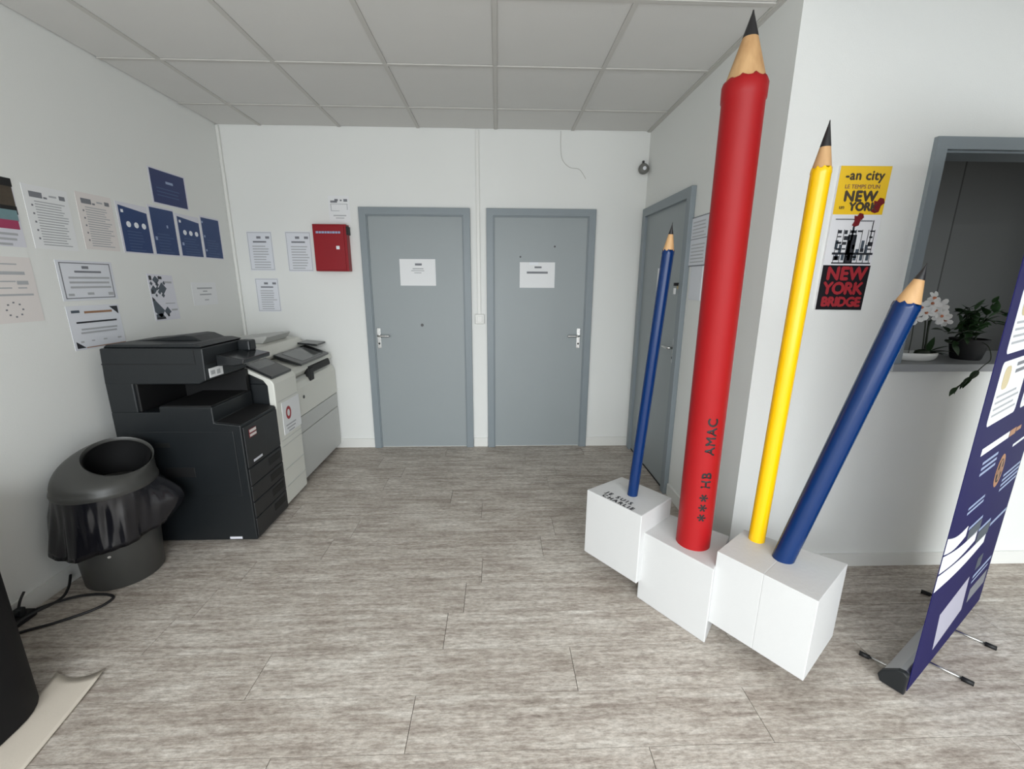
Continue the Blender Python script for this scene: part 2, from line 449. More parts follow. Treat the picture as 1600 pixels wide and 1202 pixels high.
def door_back(n, x0, x1, hx, sgn):
    fw_ = 0.058; top = 2.08
    bm = bmesh.new()
    box(bm, x0 + fw_ - .01, x1 - fw_ + .01, -.010, 0, .008, top - fw_ + .01)
    d = obj('door_%d' % n, bm, M['door'], origin=((x0 + x1) / 2, 0, 0)); d['kind'] = 'structure'
    bm = bmesh.new()
    poly = [(x0, 0), (x0, top), (x1, top), (x1, 0), (x1 - fw_, 0), (x1 - fw_, top - fw_), (x0 + fw_, top - fw_), (x0 + fw_, 0)]
    prism(bm, poly, XZ, -.032, 0)
    obj('door_frame', bm, M['frame'], d, bevel=.003)
    bm = bmesh.new()
    a, b = x0 + fw_ - .018, x1 - fw_ + .018; t2 = top - fw_ + .018
    poly = [(a, 0), (a, t2), (b, t2), (b, 0), (b - .026, 0), (b - .026, t2 - .026), (a + .026, t2 - .026), (a + .026, 0)]
    prism(bm, poly, XZ, -.022, -.001)
    obj('door_stop', bm, M['frame'], d, bevel=.002)
    lever(d, lambda a_, z, dd: (hx + a_, -.010 - dd, 1.025 + z), sgn)
    return d
d1 = door_back(1, .9246, 1.8284, 1.022, 1)
d2 = door_back(2, 1.962, 2.8712, 2.764, -1)
bm = bmesh.new(); cyl(bm, (1.399, -.010, 1.126), (1.399, -.013, 1.126), .013, 16)
obj('screw_plate', bm, M['dark_metal'], d1)
bm = bmesh.new()
for x, z in [(2.246, 1.70), (2.535, 1.785)]: cyl(bm, (x, -.010, z), (x, -.014, z), .008, 12)
obj('screw_plate', bm, M['dark_metal'], d2)
# door on the right wall
y0, y1, fw_, top = -.965, -.045, .065, 2.08
d3 = obj('door_3', B_(XR - .010, XR, y0 + fw_ - .01, y1 - fw_ + .01, .012, top - fw_ + .01), M['door'], origin=(XR, (y0 + y1) / 2, 0)); d3['kind'] = 'structure'
bm = bmesh.new()
poly = [(y0, 0), (y0, top), (y1, top), (y1, 0), (y1 - fw_, 0), (y1 - fw_, top - fw_), (y0 + fw_, top - fw_), (y0 + fw_, 0)]
prism(bm, poly, lambda p, t: (t, p[0], p[1]), XR - .034, XR)
obj('door_frame', bm, M['frame'], d3, bevel=.003)
lever(d3, lambda a_, z, dd: (XR - .010 - dd, -.865 + a_, 1.045 + z), 1)
bm = bmesh.new(); cyl(bm, (XR - .010, -.865, 1.47), (XR - .022, -.865, 1.47), .018, 16)
lk = obj('upper_lock', bm, M['brass'], d3, smooth=False)
bm = bmesh.new(); box(bm, XR - .05, XR - .02, -.871, -.859, 1.475, 1.495); obj('key', bm, M['black_deep'], lk)
bm = bmesh.new(); box(bm, XR - .045, XR - .040, -.878, -.852, 1.42, 1.46); obj('key_tag', bm, M['paper'], lk)
bm = bmesh.new(); box(bm, XR - .0115, XR, y0 + fw_, y1 - fw_, 0, .014); obj('door_gap_seal', bm, M['black_deep'], d3)

# ------------------------------------------------------------------ papers on walls
PLANES = {
    'left': (lambda a, z, d: (XL + d, a, z)),            # a = y, right of the sheet = +y
    'back': (lambda a, z, d: (a, -d, z)),
    'right': (lambda a, z, d: (XR - d, -a, z)),          # a = -y
    'counter': (lambda a, z, d: (a, YW - d, z)),
}
def quad_slab(bm, fn, c4, d0, d1):
    hexa(bm, [fn(a, z, d0) for a, z in c4], [fn(a, z, d1) for a, z in c4])

def bilin(c4):
    """c4: TL, TR, BR, BL in (a, z); (u, v) with v down from the top"""
    def f(u, v):
        (x0, z0), (x1, z1), (x2, z2), (x3, z3) = c4
        return ((1 - v) * ((1 - u) * x0 + u * x1) + v * ((1 - u) * x3 + u * x2), (1 - v) * ((1 - u) * z0 + u * z1) + v * ((1 - u) * z3 + u * z2))
    return f

SPLIT = {'round_icons', 'corner_marks', 'header_logo', 'icon_marks', 'bullet_marks', 'photo_dark', 'photo_mosaic', 'printed_title'}
def sheet(name, label, cat, plane, c4, material, prints=(), d=0.0015, group=None, base_d=0.0):
    fn = PLANES[plane] if isinstance(plane, str) else plane
    bm = bmesh.new(); quad_slab(bm, fn, c4, base_d, base_d + d)
    cx_ = sum(c[0] for c in c4) / 4; zb = min(c[1] for c in c4)
    o = obj(name, bm, material, origin=fn(cx_, zb, base_d))
    tag(o, label, cat, group)
    f = bilin(c4)
    for lay, (pname, pm, rects) in enumerate(prints):
        single = pname in SPLIT and len(rects) > 1
        bm = bmesh.new()
        for r in rects:
            if single: bm = bmesh.new()
            if len(r) == 4 and not isinstance(r[0], tuple): pts = [(r[0], r[1]), (r[2], r[1]), (r[2], r[3]), (r[0], r[3])]
            else: pts = r
            vs = [bm.verts.new(fn(*f(u, v), base_d + d + .0003 * (1 + lay))) for u, v in pts]
            bm.faces.new(vs)
            if single: obj(pname, bm, M[pm], o)
        if not single:
            p_ = obj(pname, bm, M[pm], o)
            if len(rects) > 1: p_['kind'] = 'stuff'
    return o

def lines(x0, x1, v0, v1, n, fill=.45, ragged=.25, words=False, rnd=random):
    out = []
    for i in range(n):
        v = v0 + (v1 - v0) * i / max(1, n - 1) if n > 1 else v0
        h = (v1 - v0) / max(1, n - 1) * fill if n > 1 else .02
        xe = x1 - (x1 - x0) * rnd.uniform(0, ragged)
        if words:
            x = x0
            while x < xe:
                w = rnd.uniform(.03, .1); out.append((x, v, min(x + w, xe), v + h)); x += w + .02
        else: out.append((x0, v, xe, v + h))
    return out

def rect4(a0, a1, z0, z1): return [(a0, z1), (a1, z1), (a1, z0), (a0, z0)]
def poly_circle(cu, cv, ru, rv, n=14): return [(cu + ru * math.cos(2 * math.pi * i / n), cv + rv * math.sin(2 * math.pi * i / n)) for i in range(n)]

# left wall, upper row
sheet('poster', 'glossy photo poster with a magenta banner beside the printed notices on the left wall', 'poster', 'left', rect4(-1.842, -1.632, 1.64, 1.935), M['paper_cool'],
      [('photo_print', 'ink_brown', [(0, 0.0, .98, .50)]), ('photo_dark', 'ink_black', [(0, .0, 1, .12), (.62, .40, .99, .52)]), ('photo_sky', 'ink_teal', [(0, .46, .97, .62)]),
       ('printed_banner', 'ink_magenta', [(.55, .61, .95, .74)]), ('printed_lines', 'ink_grey', lines(.05, .9, .80, .95, 3))])
def notice(label, c4, dark):
    sheet('notice', label, 'notice', 'left', c4, M['paper_warm'] if dark else M['paper'],
          [('header_logo', 'ink_mid', [(.12, .10, .40, .19), (.42, .16, .50, .19), (.78, .10, .92, .17)]),
           ('printed_lines', 'ink_grey', lines(.2, .92, .24, .92, 17, .4, .3) + [(.55, .12, .72, .15)]),
           ('bullet_marks', 'ink_mid', [(.12, .30 + .13 * i, .16, .33 + .13 * i) for i in range(5)])])
notice('dense printed notice between the photo poster and another dense notice', rect4(-1.592, -1.376, 1.64, 1.927), False)
notice('dense printed notice beside the row of dark blue sheets', rect4(-1.331, -1.119, 1.655, 1.942), True)
def blue(label, c4, dots, header, small):
    pr = [('blue_print', 'ink_navy', [(.06, .04 if not header else .15, .97, .975)] if not header else [[(.06, .06), (.97, .14), (.97, .975), (.06, .975)]])]
    if dots: pr.append(('round_icons', 'ink_white', [poly_circle(.30 + .25 * i, .42, .075, .06) for i in range(3)] + [(.12, .14, .20, .2)]))
    if small: pr.append(('icon_marks', 'ink_pale', small))
    pr.append(('printed_lines', 'ink_bluegrey', lines(.22, .85, .55, .92, 7, .35, .4)))
    sheet('blue_notice', label, 'notice', 'left', c4, M['paper_cool'], pr, group='dark blue notices in a row')
blue('dark blue sheet with three large white round icons beside the dense notice', rect4(-1.092, -.866, 1.652, 1.935), True, True, [])
blue('dark blue text sheet directly below the blue landscape sheet', rect4(-.858, -.634, 1.652, 1.955), False, False, [(.62, .36, .68, .42), (.12, .62, .2, .69)])
blue('dark blue sheet with three small white icons near the corner', rect4(-.624, -.386, 1.655, 1.937), True, True, [(.12, .66, .2, .73)])
blue('dark blue text sheet right against the room corner', rect4(-.376, -.15, 1.655, 1.958), False, False, [(.07, .12, .14, .17), (.1, .45, .17, .5), (.1, .78, .17, .83)])
sheet('blue_notice', 'dark blue landscape sheet pinned above the row of blue notices', 'notice', 'left', rect4(-.800, -.470, 1.972, 2.19), M['paper_cool'],
      [('blue_print', 'ink_navy2', [(.035, .035, .965, .965)]), ('printed_title', 'ink_pale', [(.42, .30, .62, .37)]), ('printed_lines', 'ink_bluegrey', lines(.15, .85, .52, .72, 3, .3, .2))])
# left wall, lower row
cert_border = [(.05, .05, .95, .075), (.05, .925, .95, .95), (.05, .05, .068, .95), (.932, .05, .95, .95)]
sheet('certificate', 'framed-border certificate in landscape above another certificate', 'certificate', 'left', rect4(-1.518, -1.198, 1.39, 1.592), M['sleeve'],
      [('printed_border', 'ink_mid', cert_border), ('printed_title', 'ink_mid', [(.42, .13, .54, .20), (.28, .25, .76, .30)]),
       ('printed_lines', 'ink_grey', [(.16, .40, .9, .45), (.16, .52, .88, .57), (.16, .64, .9, .69), (.1, .82, .2, .88), (.43, .80, .55, .86), (.82, .80, .92, .88)])])
sheet('certificate', 'certificate with dark triangular corners hanging above the black copier', 'certificate', 'left', [(-1.518, 1.365), (-1.208, 1.362), (-1.205, 1.137), (-1.515, 1.137)], M['sleeve'],
      [('corner_marks', 'ink_dark', [[(.80, .04), (.97, .04), (.97, .24)], [(.04, .80), (.20, .96), (.04, .96)]]),
       ('printed_title', 'ink_tan', [(.30, .13, .84, .18)]), ('header_logo', 'ink_slate', [(.07, .10, .22, .16)]), ('printed_bar', 'ink_dark', [(.12, .36, .9, .40)]),
       ('printed_lines', 'ink_grey', [(.18, .52, .88, .56), (.16, .60, .86, .64), (.12, .80, .18, .84), (.32, .8, .38, .83), (.55, .8, .62, .83), (.84, .8, .92, .84)]),
       ('edge_line', 'ink_tan', [(.2, .95, .99, .97)])])
sheet('notice', 'pinkish printed notice with a round stamp below the photo poster', 'notice', 'left', rect4(-1.845, -1.632, 1.305, 1.595), M['paper_warm'],
      [('printed_lines', 'ink_grey', [(.1, .10, .7, .12), (.1, .22, .82, .27), (.1, .36, .6, .38), (.62, .36, .85, .42), (.1, .46, .5, .48), (.62, .46, .8, .48), (.1, .56, .9, .59)]),
       ('round_stamp', 'ink_mid', [(.45 + .16 * math.cos(t) - .02, .80 + .11 * math.sin(t) - .012, .45 + .16 * math.cos(t) + .02, .80 + .11 * math.sin(t) + .012) for t in [i * math.pi / 4 for i in range(8)]])])
def diamonds():
    out = []
    for (u, v, s) in [(.10, .06, .06), (.30, .12, .13), (.45, .05, .06), (.16, .33, .12), (.5, .30, .17), (.32, .22, .07), (.48, .45, .07), (.30, .30, .06), (.22, .45, .05), (.60, .18, .06), (.36, .38, .07), (.10, .20, .06)]:
        out.append([(u, v - s * .8), (u + s, v), (u, v + s * .8), (u - s, v)])
    return [[(max(.03, min(.97, a)), max(.03, min(.97, b))) for a, b in d] for d in out]
sheet('leaflet', 'white sheet with a diamond mosaic of grey photographs above the black copier', 'leaflet', 'left', [(-.961, 1.535), (-.749, 1.525), (-.735, 1.24), (-.951, 1.24)], M['paper_cool'],
      [('photo_mosaic', 'ink_slate', diamonds() + [[(.03, .48), (.42, .78), (.25, .95), (.03, .80)], [(.55, .70), (.68, .82), (.5, .9), (.4, .8)], [(.05, .86), (.3, .84), (.42, .97), (.05, .97)]]),
       ('photo_dark', 'ink_dark', [(.05, .04, .15, .13), (.4, .04, .55, .10), (.04, .34, .13, .42), [(.03, .48), (.14, .55), (.03, .58)], (.05, .92, .4, .97), (.5, .86, .58, .92)]),
       ('printed_lines', 'ink_grey', [(.62, .14, .92, .18), (.5, .62, .9, .64), (.7, .76, .95, .8)])])
sheet('notice', 'small faint white note with centred lines near the room corner', 'notice', 'left', rect4(-.575, -.305, 1.317, 1.48), M['paper'],
      [('printed_lines', 'ink_grey', [(.2, .22, .82, .29), (.42, .36, .60, .42), (.28, .50, .76, .56), (.45, .75, .62, .8)])])
# back wall
def sleeve_sheet(label, c4):
    sheet('document_sleeve', label, 'document', 'back', c4, M['sleeve'],
          [('sleeve_edge', 'ink_grey', [(.03, .02, .97, .035), (.03, .96, .97, .975), (.02, .02, .04, .975), (.96, .02, .98, .975)]),
           ('printed_title', 'ink_mid', [(.38, .12, .55, .18), (.74, .12, .9, .18), (.22, .24, .76, .28)]),
           ('printed_lines', 'ink_grey', lines(.18, .88, .36, .9, 9, .4, .3))], group='document sleeves beside the red box')
sleeve_sheet('document in a clear sleeve above another sleeve on the back wall', rect4(-.002, .198, 1.576, 1.886))
sleeve_sheet('document in a clear sleeve directly beside the red wall box', rect4(.309, .513, 1.57, 1.888))
sleeve_sheet('document in a clear sleeve hanging lowest on the back wall over the copiers', rect4(.018, .208, 1.238, 1.514))
sheet('notice', 'small white printed notice pinned above the red wall box', 'notice', 'back', rect4(.682, .853, 1.962, 2.166), M['paper'],
      [('printed_plan', 'ink_mid', [(.1, .18, .42, .26), (.3, .12, .46, .2), (.55, .14, .64, .2), (.72, .12, .9, .22)]),
       ('printed_lines', 'ink_grey', [(.1, .3, .9, .32), (.1, .3, .13, .56), (.86, .3, .89, .52), (.1, .55, .5, .57), (.2, .72, .8, .76), (.3, .82, .7, .85)])])
sheet('door_sign', 'white paper sign with small centred text on the grey door nearer the red box', 'sign', 'back', rect4(1.232, 1.531, 1.459, 1.677), M['paper'],
      [('printed_title', 'ink_mid', [(.43, .16, .62, .24)]), ('printed_lines', 'ink_grey', [(.36, .34, .66, .38), (.32, .42, .68, .45), (.4, .50, .6, .53)])], base_d=.010)
sheet('door_sign', 'white paper sign with a bold printed line on the grey door nearer the side door', 'sign', 'back', rect4(2.242, 2.541, 1.446, 1.657), M['paper'],
      [('adhesive_tape', 'ink_white', [(.27, .0, .52, .10)]), ('printed_title', 'ink_mid', [(.42, .16, .62, .23)]), ('printed_bold_line', 'ink_mid', [(.20, .36, .8, .44)])], base_d=.010)
sheet('door_sign', 'white paper sign on the side door behind the thin blue pencil', 'sign', 'right', rect4(.44, .66, 1.385, 1.60), M['paper'], [('printed_lines', 'ink_grey', [(.2, .3, .8, .36), (.3, .45, .7, .5)])], base_d=.010)
# clear wall pocket next to the side door
o = sheet('document_holder', 'clear plastic document pocket on the wall beside the side door', 'document holder', 'right', rect4(.955, 1.19, 1.595, 1.89), M['sleeve'],
      [('pocket_edge', 'ink_mid', [(.0, .0, 1, .02), (.0, .0, .03, 1), (.0, .975, 1, 1), (.97, 0, 1, 1), (.02, .44, .98, .455)]), ('printed_lines', 'ink_grey', lines(.12, .9, .1, .38, 5, .35) + lines(.12, .9, .55, .9, 6, .35))], d=.008)
bm = bmesh.new(); quad_slab(bm, PLANES['right'], rect4(1.0, 1.16, 1.39, 1.595), 0, .004); obj('lower_flap', bm, M['sleeve'], o)

# ------------------------------------------------------------------ red wall box
rb = thing('wall_box', (.698, 0, 1.573), 'red wall box with a small white lock mounted beside the grey door', 'cabinet')
obj('body', B_(.563, .833, -.075, 0, 1.573, 1.94), M['red_box'], rb, bevel=.004)
dr = obj('door', B_(.570, .812, -.083, -.0745, 1.582, 1.93), M['red_box'], rb, bevel=.003)
bm = bmesh.new(); box(bm, .745, .772, -.087, -.083, 1.745, 1.772); obj('lock', bm, M['ink_white'], dr, bevel=.002)
bm = bmesh.new(); x = .592
for w in (.02, .018, .02, .016, .02, .012, .02, .018, .018):
    box(bm, x, x + w, -.0845, -.083, 1.868, 1.884); x += w + .004
obj('printed_lettering', bm, M['ink_pale'], dr)
obj('bracket', B_(.829, .842, -.075, -.004, 1.86, 1.925), M['black_deep'], rb, bevel=.002)

# ------------------------------------------------------------------ conduit, switch, detector, wire
cd = thing('cable_trunking', (1.894, 0, 1.14), 'white cable trunking running down the wall between the two doors', 'trunking')
obj('trunking', B_(1.880, 1.908, -.016, 0, 1.22, H - .01), M['skirt'], cd, bevel=.003)
sw = thing('light_switch', (1.894, 0, 1.14), 'white light switch below the trunking between the two doors', 'switch')
obj('switch_box', B_(1.858, 1.938, -.032, 0, 1.138, 1.222), M['skirt'], sw, bevel=.006)
obj('rocker', B_(1.875, 1.921, -.038, -.030, 1.155, 1.207), M['skirt'], sw, bevel=.003)
dt = thing('alarm_sensor', (3.235, 0, 2.35), 'small round grey sensor high in the corner of the back wall', 'sensor')
bm = bmesh.new(); lathe(bm, (3.235, 0, 2.388), (3.235, -1, 2.388), [(0, .024), (.02, .024), (.028, .040), (.044, .042), (.060, .030), (.066, 0.0)], 24)
obj('sensor_body', bm, M['grey_dark'], dt, smooth=True)
bm = bmesh.new(); lathe(bm, (3.235, -.058, 2.388), (3.235, -1, 2.388), [(0, .015), (.010, .014), (.014, 0)], 16); obj('lens', bm, M['ink_white'], dt, smooth=True)
bm = bmesh.new(); cyl(bm, (3.235, -.02, 2.42), (3.235, -.02, 2.452), .009, 10); obj('mount', bm, M['dark_metal'], dt)
bm = bmesh.new(); tube(bm, [(2.56, -.004, H - .01), (2.562, -.004, 2.55), (2.58, -.004, 2.455), (2.64, -.004, 2.40), (2.72, -.004, 2.385), (2.775, -.004, 2.315)], .0022, 6, 6)
tag(obj('wire', bm, M['tbar'], origin=(2.6, 0, 2.31)), 'thin loose wire hanging on the wall above the door', 'wire')

# ------------------------------------------------------------------ pencil sculpture
sc = thing('pencil_sculpture', (2.95, -2.1, 0), 'sculpture of four giant coloured pencils standing in white painted blocks', 'sculpture')
def quadz(q, z): return [(x, y, z) for x, y in q]
b0 = [(2.510, -1.775), (2.707, -2.039), (2.914, -1.871), (2.733, -1.629)]
b1 = [(2.728, -2.005), (2.931, -2.287), (3.121, -2.052), (2.905, -1.84)]
bf, bb = ((2.949 + 3.159) / 2, (-2.262 - 2.553) / 2), ((3.149 + 3.42) / 2, (-2.108 - 2.358) / 2)
b2 = [(2.949, -2.262), bf, bb, (3.149, -2.108)]
b3 = [bf, (3.159, -2.553), (3.422, -2.356), bb]
for q_, z0, z1, lab in [(b0, .102, .459, 'white block lettered on top'), (b1, 0, .359, 'white block holding the red pencil'), (b2, .089, .428, 'white block holding the yellow pencil'), (b3, .089, .4275, 'white block holding the leaning blue pencil')]:
    bm = bmesh.new(); hexa(bm, quadz(q_, z0), quadz(q_, z1))
    o = obj('block', bm, M['block'], sc, bevel=.004 if q_ in (b0, b1) else .0018); o['label'] = lab
    if q_ is b0: blk0 = o
# lettering on the first block
u = Vector((b0[1][0] - b0[0][0], b0[1][1] - b0[0][1], 0)).normalized(); v = Vector((-u.y, u.x, 0))
bm = bmesh.new()
def on_block(o3):
    o3 = Vector(o3); return lambda x, y: o3 + u * x + v * y + Vector((0, 0, .0008))
put_text(bm, 'JE SUIS', .036, on_block((2.595, -1.815, .459)), 'LEFT', 1.45, .0014, (0, 0, 1))
put_text(bm, 'CHARLIE', .036, on_block((2.569, -1.842, .459)), 'LEFT', 1.38, .0014, (0, 0, 1))
obj('lettering', bm, M['ink_dark'], blk0)['kind'] = 'stuff'

def pencil(base, tip, z_body, z_lead, r, paint, lab, collar=False, n=9):
    base, tip = Vector(base), Vector(tip); L_ = (tip - base).length
    tb = L_ * (z_body - base.z) / (tip.z - base.z); tl = L_ * (z_lead - base.z) / (tip.z - base.z)
    def rc(t): return r * .93 * (L_ - t) / (L_ - tb)
    bm = bmesh.new()
    w = L_ - tb
    if collar: prof = [(0, r), (tb - .062, r), (tb - .058, r * 1.045), (tb - .01, r * 1.06), (tb + .004, r * 1.0), (tb + .012, r * .90)]
    else: prof = [(0, r), (tb - .02, r), (tb - .015, r * 1.03), (tb, r), (tb + .006, r * .96)]
    lathe(bm, base, tip, prof, 48, {len(prof) - 1: (-.011 if collar else -.009, n), len(prof) - 2: (-.004, n)})
    p = smooth_angle(obj('pencil', bm, M[paint], sc), 50); p['label'] = lab
    bm = bmesh.new(); lathe(bm, base, tip, [(tb - .03, r * .9), (tb - .012, r * .93), (tb, rc(tb)), (tl, rc(tl))], 40)
    smooth_angle(obj('sharpened_wood', bm, M['wood'], p))
    bm = bmesh.new(); rl = rc(tl)
    lathe(bm, base, tip, [(tl - .004, rl * 1.04), (tl, rl * 1.04), (L_ - .012, rl * .17), (L_ - .003, rl * .1), (L_, 0)], 32)
    smooth_angle(obj('lead', bm, M['lead'], p))
    return p
RED_B, RED_T = Vector((2.930, -2.092, .34)), Vector((2.930, -2.088, 2.407))
pr = pencil(RED_B, RED_T, 2.185, 2.325, .0715, 'red_paint', 'giant red pencil', True, 10)
pencil((3.159, -2.184, .41), (3.180, -2.199, 2.037), 1.885, 1.955, .0315, 'yellow_paint', 'tall yellow pencil')
pencil((2.727, -1.834, .45), (2.801, -1.863, 1.749), 1.632, 1.70, .0255, 'blue_paint', 'thin blue pencil in the lettered block')
pencil((3.187, -2.312, .41), (3.448, -2.383, 1.5655), 1.432, 1.512, .0385, 'blue_paint', 'leaning blue pencil')
# lettering wrapped up the red pencil: reads upwards on the camera side
bm = bmesh.new()
a0 = math.atan2(-2.158 + 2.092, 2.912 - 2.930) + .12
rr = .0715 + .0008
def wrap(z0, h):
    def f(x, y):
        t = (y - h / 2) / rr
        a = a0 - t
        return (RED_B.x + rr * math.cos(a), RED_B.y + rr * math.sin(a), z0 + x)
    return f
for s_, z0, size in [('*', .505, .075), ('*', .551, .075), ('*', .597, .075)]:
    bm = bmesh.new(); put_text(bm, s_, size, wrap(z0, .075), 'LEFT', 1.0, .0018); obj('lettering', bm, M['ink_black'], pr)
bm = bmesh.new(); put_text(bm, 'HB', .054, wrap(.655, .04), 'LEFT', 1.14, .0014); obj('lettering', bm, M['ink_black'], pr)
bm = bmesh.new(); put_text(bm, 'AMAC', .054, wrap(.805, .04), 'LEFT', 1.10, .0014); obj('lettering', bm, M['ink_black'], pr)

# ------------------------------------------------------------------ city sign board
sg = sheet('wall_plaque', 'tall yellow, white and black city plaque on the wall behind the yellow pencil', 'plaque', 'counter', [(3.543, 1.993), (3.772, 1.994), (3.752, 1.376), (3.533, 1.378)], M['white_board'],
     [('yellow_panel', 'yellow_board', [(0, 0, 1, .322)]), ('black_panel', 'black_board', [(0, .675, 1, 1)])], d=.012)
fc = bilin([(3.543, 1.993), (3.772, 1.994), (3.752, 1.376), (3.533, 1.378)])
SW_, SH_ = .224, .617
def on_sign(u0, v0):
    return lambda x, y: PLANES['counter'](*fc(u0 + x / SW_, v0 - y / SH_), .0132)
bm = bmesh.new()
put_text(bm, '-an city', .054, on_sign(.12, .090), 'LEFT', 1.06, .0016, (0, -1, 0))
put_text(bm, 'NEW', .060, on_sign(.16, .232), 'LEFT', 1.12, .0032, (0, -1, 0))
put_text(bm, 'YORK', .048, on_sign(.30, .295), 'LEFT', .98, .0028, (0, -1, 0))
put_text(bm, 'un', .024, on_sign(.10, .285), 'LEFT', 1.0, .0005, (0, -1, 0))
obj('lettering', bm, M['ink_brown'], sg)['kind'] = 'stuff'
bm = bmesh.new(); put_text(bm, 'LE TEMPS D\'UN', .023, on_sign(.14, .148), 'LEFT', 1.0, .0004, (0, -1, 0)); obj('small_lettering', bm, M['ink_tan'], sg)
bm = bmesh.new()
put_text(bm, 'NEW', .080, on_sign(.10, .778), 'LEFT', 1.04, .0038, (0, -1, 0)); put_text(bm, 'YORK', .074, on_sign(.08, .882), 'LEFT', .93, .0036, (0, -1, 0)); put_text(bm, 'BRIDGE', .058, on_sign(.09, .972), 'LEFT', .95, .0034, (0, -1, 0))
obj('red_lettering', bm, M['ink_red'], sg)['kind'] = 'stuff'
# drawn facade in the middle panel
def facade(rects, nm, mt):
    bm = bmesh.new()
    for u0, v0, u1, v1 in rects:
        bm.faces.new([bm.verts.new(PLANES['counter'](*fc(a, b), .0134)) for a, b in [(u0, v0), (u1, v0), (u1, v1), (u0, v1)]])
    obj(nm, bm, M[mt], sg)['kind'] = 'stuff'
rn = random.Random(3)
fr = [(.08, .352, .62, .358), (.5, .362, .84, .368), (.13, .585, .98, .60), (.15, .655, .97, .664), (.85, .36, .87, .54)]
for row, v0 in enumerate((.43, .47, .51, .555, .61)):
    for c in range(6):
        u0 = .18 + c * .13 + rn.uniform(-.01, .01)
        if rn.random() < .8: fr.append((u0, v0, u0 + rn.uniform(.06, .11), v0 + rn.uniform(.008, .03)))
for c in range(7): fr.append((.17 + c * .125, .425, .182 + c * .125, .66))
fr += [(.40, .46, .58, .66), (.46, .40, .50, .5)]
facade(fr, 'drawn_facade', 'ink_dark')
facade([(.2 + .13 * c, .60, .26 + .13 * c, .64) for c in range(6)] + [(.16 + .09 * c, .50 + .03 * (c % 3), .22 + .09 * c, .56 + .03 * (c % 2)) for c in range(8)]  , 'drawn_shade', 'ink_slate')
bm = bmesh.new()
for (u0, v0, s) in [(.86, .262, 1.0), (.52, .36, .9)]:
    pts = [(-.08, -.035), (-.02, -.03), (.02, -.055), (.10, -.048), (.13, -.02), (.07, .0), (.05, .04), (-.02, .05), (-.10, .04), (-.06, .01)]
    bm.faces.new([bm.verts.new(PLANES['counter'](*fc(u0 + a * s * 1.05, v0 + b * s), .0142)) for a, b in pts])
obj('red_figures', bm, M['ink_darkred'], sg)['kind'] = 'stuff'

# ------------------------------------------------------------------ counter opening: frame, sill, plants
bm = bmesh.new()
fx0, fz1, fwid = 3.944, 2.113, .05
poly = [(fx0, 1.12), (fx0, fz1), (5.65, fz1), (5.65, 1.12), (5.60, 1.12), (5.60, fz1 - fwid), (fx0 + fwid, fz1 - fwid), (fx0 + fwid, 1.12)]
prism(bm, poly, XZ, YW - .02, YW)
prism(bm, [(OX0 - .001, 1.12), (OX0 - .001, OZ1 + .001), (OX1, OZ1 + .001), (OX1, 1.12), (OX1 - .012, 1.12), (OX1 - .012, OZ1 - .012), (OX0 + .012, OZ1 - .012), (OX0 + .012, 1.12)], XZ, YW - .001, YW + .13)
w2 = struct('window_2', bm, M['frame'])
obj('counter_sill', B_(OX0 - .045, OX1 + .05, YW - .035, YW + .38, 1.085, 1.122), M['sill'], w2, origin=(0, 0, 0), bevel=.004)
SZ = 1.122
orc = thing('potted_orchid', (4.15, -1.70, SZ), 'white orchid in a low oval white bowl on the counter sill', 'orchid')
bm = bmesh.new()
def oval(bm, c, prof, ax, ay, seg=32):
    rings = []
    for z, r in prof:
        rings.append([bm.verts.new((c[0] + ax * r * math.cos(2 * math.pi * i / seg), c[1] + ay * r * math.sin(2 * math.pi * i / seg), c[2] + z)) for i in range(seg)])
    for A, B in zip(rings, rings[1:]):
        for i in range(seg): bm.faces.new([A[i], A[(i + 1) % seg], B[(i + 1) % seg], B[i]])
    bm.faces.new(rings[0][::-1]); bm.faces.new(rings[-1])
oval(bm, (4.150, -1.715, SZ), [(0, .75), (.012, .93), (.03, 1.0), (.042, .99), (.042, .9), (.026, .82)], .105, .06)
obj('bowl', bm, M['ceramic'], orc, smooth=True)
bm = bmesh.new(); oval(bm, (4.19, -1.71, SZ + .026), [(0, .5), (.02, .45), (.028, .2)], .07, .06); obj('moss', bm, M['stem'], orc, smooth=True)
bm = bmesh.new()
tube(bm, [(4.205, -1.71, SZ + .03), (4.198, -1.712, 1.22), (4.19, -1.714, 1.29), (4.20, -1.716, 1.35), (4.19, -1.72, 1.40)], .0035, 6, 5)
tube(bm, [(4.195, -1.705, SZ + .03), (4.182, -1.71, 1.24), (4.165, -1.714, 1.32), (4.13, -1.716, 1.37), (4.10, -1.72, 1.35)], .0032, 6, 5)
tube(bm, [(4.215, -1.70, SZ + .03), (4.21, -1.70, 1.20), (4.20, -1.70, 1.32)], .0045, 6, 5)
tube(bm, [(4.13, -1.70, SZ + .02), (4.128, -1.70, 1.25), (4.12, -1.70, 1.33)], .002, 6, 5)
obj('flower_stems', bm, M['stem'], orc, smooth=True)
def petal_mesh():
    bm = bmesh.new()
    pts = [(0, 0, 0), (.012, .010, .003), (.026, .015, .006), (.040, .010, .003), (.045, 0, 0), (.040, -.010, .003), (.026, -.015, .006), (.012, -.010, .003)]
    c = bm.verts.new((.025, 0, .001)); V = [bm.verts.new(p) for p in pts]
    for i in range(len(V)): bm.faces.new([c, V[i], V[(i + 1) % len(V)]])
    me = bpy.data.meshes.new('petal'); bm.to_mesh(me); bm.free(); me.materials.append(M['petal']); 
    for p in me.polygons: p.use_smooth = True
    return me
PM = petal_mesh()
rn = random.Random(11)
